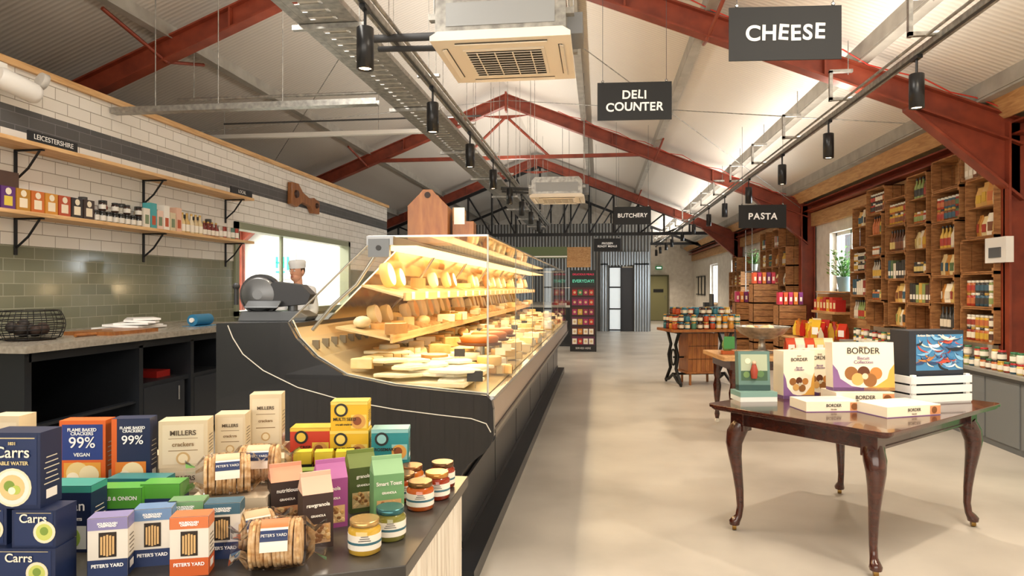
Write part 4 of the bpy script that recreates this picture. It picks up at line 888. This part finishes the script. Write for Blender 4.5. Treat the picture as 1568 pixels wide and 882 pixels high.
for k in range(6):
    b.box(-.27,.27,-.035,-.02,.16+k*.23,.36+k*.23,M('#4a1418' if k%2 else '#5a1f40',.4))
    for i in range(4): b.box(-.255+i*.13,-.15+i*.13,-.045,-.035,.18+k*.23,.31+k*.23,M(R.choice(['#b62b24','#8c1f4a','#c97a2a','#3a7a4a','#c8a23a','#a02a5a','#e3d9c4']),.4,0,.1)); b.lathe([(.03,0),(.03,.004)],(-.2+i*.13,-.046,.245+k*.23),M('#d9b98a',.5),10,(pi/2,0,0))
o=b.done('meal_display_stand')
text('DELICIOUS MEALS',(-.38,16.16,1.82),.062,M('#e8325a',.5,0,.6),o); text('EVERYDAY!',(-.38,16.16,1.66),.1,M('#5fc0a0',.5,0,.6),o,bold=.002); text('SERVED HERE',(-.38,16.16,.08),.06,white,o)
b=B(); b.box(-.75,-.2,15.9,15.95,1.98,2.45,woodP); b.cyl((-.7,15.92,2.45),(-.7,15.92,zr(-.7)-.02),.004,blk,5); b.cyl((-.25,15.92,2.45),(-.25,15.92,zr(-.25)-.02),.004,blk,5); b.done('hanging_wood_sign')
b=B(); b.box(-2.3,-.7,14.9,14.96,2.15,2.4,M('#5a6a44',.5)); b.box(-2.3,-.7,14.89,14.9,2.17,2.2,white); b.cyl((-2.2,14.93,2.4),(-2.2,14.93,zr(-2.2)-.02),.004,blk,5); b.cyl((-.8,14.93,2.4),(-.8,14.93,zr(-.8)-.02),.004,blk,5); b.done('hanging_menu_board')
b=B(); b.box(-2.2,-.75,17.6,22.2,0,1.0,M('#24262a',.4)); b.box(-2.25,-.7,17.6,22.2,1.0,1.05,M('#d9d4c8',.3)); b.quad([(-.7,17.6,1.05),(-.7,22.2,1.05),(-.7,22.2,1.5),(-.7,17.6,1.5)],glassM); b.box(-1.2,-.7,17.6,22.2,1.5,1.51,steel)
for i in range(30): b.cb((-1.0+R.uniform(-.2,.2),17.8+i*.14,1.08),(.2,.12,.06),M(R.choice(['#a33a30','#8c2a24','#c9746a','#e9e3d4']),.4))
b.done('butchery_counter')
b=B(); b.box(3.3,4.15,23.1,25.0,0,.75,M('#2c3a48',.5)); b.box(3.25,4.15,23.05,25.05,.75,.78,white); b.box(3.7,3.75,23.2,23.9,.85,1.3,M('#15171a',.3)); b.box(3.7,3.8,23.5,23.6,.78,.86,blk); b.box(3.6,3.9,24.2,24.6,.78,1.0,M('#2b2d30',.4)); b.done('checkout_desk')
# ------------------------------------------------------------------ deli worker
wk=empty('deli_worker',(-3.70,8.1,0)); wk.rotation_euler=(0,0,-.25); wk.scale=(1.03,1.03,1.03)
def skinned(name,pts,edges,rad,mat,sub=2):
    me=bpy.data.meshes.new(name); me.from_pydata(pts,edges,[]); me.materials.append(mat)
    o=bpy.data.objects.new(name,me); bpy.context.scene.collection.objects.link(o); o.parent=wk
    m=o.modifiers.new('skin','SKIN'); m.use_smooth_shade=True
    if not me.skin_vertices:
        bm=bmesh.new(); bm.from_mesh(me); bm.verts.layers.skin.verify(); bm.to_mesh(me); bm.free()
    for i,r in enumerate(rad):
        me.skin_vertices[0].data[i].radius=(r if isinstance(r,tuple) else (r,r))
    me.skin_vertices[0].data[0].use_root=True
    s=o.modifiers.new('sub','SUBSURF'); s.levels=sub; s.render_levels=sub
    return o
coat=M('#eef0f2',.7); skinc=M('#d9a184',.5)
skinned('coat',[(0,0,.98),(0,0,1.12),(0,-.01,1.3),(0,-.02,1.43),(0,-.03,1.50),(.17,-.02,1.42),(.25,-.04,1.16),(.2,-.28,1.12),(-.17,-.02,1.42),(-.25,-.04,1.16),(-.2,-.28,1.12),(.09,0,.78),(-.09,0,.78)],
    [(0,1),(1,2),(2,3),(3,4),(3,5),(5,6),(6,7),(3,8),(8,9),(9,10),(0,11),(0,12)],[(.17,.12),(.15,.11),(.17,.12),(.13,.10),.065,.08,.058,.042,.08,.058,.042,.12,.12],coat)
skinned('trousers',[(0,0,.9),(.09,0,.85),(.1,-.01,.5),(.1,.02,.12),(-.09,0,.85),(-.1,-.01,.5),(-.1,.02,.12)],[(0,1),(1,2),(2,3),(0,4),(4,5),(5,6)],[.12,.1,.072,.052,.1,.072,.052],M('#23262c',.8))
for s in (-1,1):
    skinned('shoe',[(s*.1,.04,.05),(s*.1,-.06,.045),(s*.1,-.16,.035)],[(0,1),(1,2)],[.045,.045,.035],blk)
    w=Vector((s*.2,-.28,1.12)); skinned('palm',[tuple(w),tuple(w+Vector((0,-.05,-.01))),tuple(w+Vector((0,-.09,-.015)))],[(0,1),(1,2)],[.028,(.04,.02),(.042,.018)],skinc,1)
    for k,(ox,L) in enumerate(((-.03,.068),(-.01,.078),(.011,.073),(.031,.056))):
        p=w+Vector((ox,-.095,-.015)); skinned('finger',[tuple(p),tuple(p+Vector((0,-L*.45,-.004))),tuple(p+Vector((0,-L*.75,-.02))),tuple(p+Vector((0,-L*.9,-.04)))],[(0,1),(1,2),(2,3)],[.0095,.009,.008,.007],skinc,1)
    p=w+Vector((-s*.03,-.04,-.015)); skinned('thumb',[tuple(p),tuple(p+Vector((-s*.03,-.025,-.01))),tuple(p+Vector((-s*.04,-.055,-.02)))],[(0,1),(1,2)],[.013,.011,.009],skinc,1)
b=B(); hz=1.645; hy=-.055
b.cyl((0,-.03,1.49),(0,-.045,1.58),.052,skinc,14)
b.sph((0,hy,hz+.02),(.078,.095,.105),skinc,20,14); b.sph((0,hy-.02,hz-.06),(.058,.07,.055),skinc,16,10)
b.prism([(hy-.09,hz+.02),(hy-.118,hz-.022),(hy-.09,hz-.03)],-.012,.012,skinc,'x')
for s in (-1,1):
    b.sph((s*.03,hy-.086,hz+.015),(.014,.01,.009),M('#f5f2ee',.3),10,6); b.sph((s*.03,hy-.094,hz+.015),(.006,.004,.006),M('#2c211a',.2),8,6)
    b.cb((s*.03,hy-.092,hz+.036),(.03,.006,.006),M('#4a3322',.8)); b.sph((s*.079,hy+.008,hz),(.012,.022,.032),skinc,10,8)
b.sph((0,hy-.086,hz-.055),(.024,.008,.007),M('#b5655a',.5),10,6)
b.sph((0,hy+.015,hz+.03),(.083,.092,.1),M('#5a4330',.9),18,12) 
b.lathe([(.09,.0),(.094,.04),(.10,.07),(.085,.095),(.03,.10)],(0,hy+.008,hz+.05),coat,24,(.1,0,0),sc=(1,1.14,1))
o=b.done('head'); loc=o.location.copy(); o.parent=wk; o.location=loc; o.matrix_parent_inverse=Matrix()
# ------------------------------------------------------------------ lighting
w=bpy.data.worlds.new('sky'); bpy.context.scene.world=w; w.use_nodes=True
bg=w.node_tree.nodes['Background']; bg.inputs[0].default_value=(.85,.93,1,1); bg.inputs[1].default_value=3
UP=(1,.91,.80)
light('AREA','added_ceiling_fill',(-1.93,6.0,3.6),120,UP,None,(pi,0,0),shape='RECTANGLE',size=.25,size_y=9)  # unseen up-facing lamps added over tray and rail to brighten the ceiling
light('AREA','added_ceiling_fill',(-1.93,16.0,3.6),135,UP,None,(pi,0,0),shape='RECTANGLE',size=.25,size_y=10)
light('AREA','added_ceiling_fill',(2.47,6.5,3.38),48,UP,None,(pi,0,0),shape='RECTANGLE',size=.1,size_y=9)
light('AREA','added_ceiling_fill',(2.47,16,3.38),55,UP,None,(pi,0,0),shape='RECTANGLE',size=.1,size_y=10)
light('AREA','added_ceiling_fill',(2.47,26.5,3.38),80,UP,None,(pi,0,0),shape='RECTANGLE',size=.1,size_y=9)
light('AREA','added_front_fill',(-1.0,-3.0,2.4),190,(1,.93,.84),None,(pi/2-.1,0,0),shape='RECTANGLE',size=8,size_y=2.4)  # added fill panel behind the camera; the front wall has no glazing
light('AREA','added_overhead_fill',(-2.8,3.0,4.6),150,(1,.94,.86),None,(0,-.35,0),shape='RECTANGLE',size=1.2,size_y=3)  # this and the next: unseen overhead lamps added as fill, without fixtures
light('AREA','added_overhead_fill',(1.8,2.2,3.9),110,(1,.86,.68),None,(0,0,0),shape='RECTANGLE',size=.6,size_y=2)
for (y0,y1,z0,z1) in W: light('AREA','window_daylight',(4.6,(y0+y1)/2,(z0+z1)/2),80,(.85,.93,1),None,(0,pi/2,0),shape='RECTANGLE',size=z1-z0,size_y=y1-y0)
# ------------------------------------------------------------------ camera
cd=bpy.data.cameras.new('camera'); cam=bpy.data.objects.new('camera',cd); bpy.context.scene.collection.objects.link(cam)
cam.location=(0,0,1.5); cam.rotation_euler=(pi/2,0,D(7.3)); cd.lens=24; cd.sensor_width=36; cd.clip_end=200; cd.clip_start=.05
bpy.context.scene.camera=cam
bpy.context.scene.view_settings.view_transform='Standard'
bpy.context.scene.view_settings.exposure=0
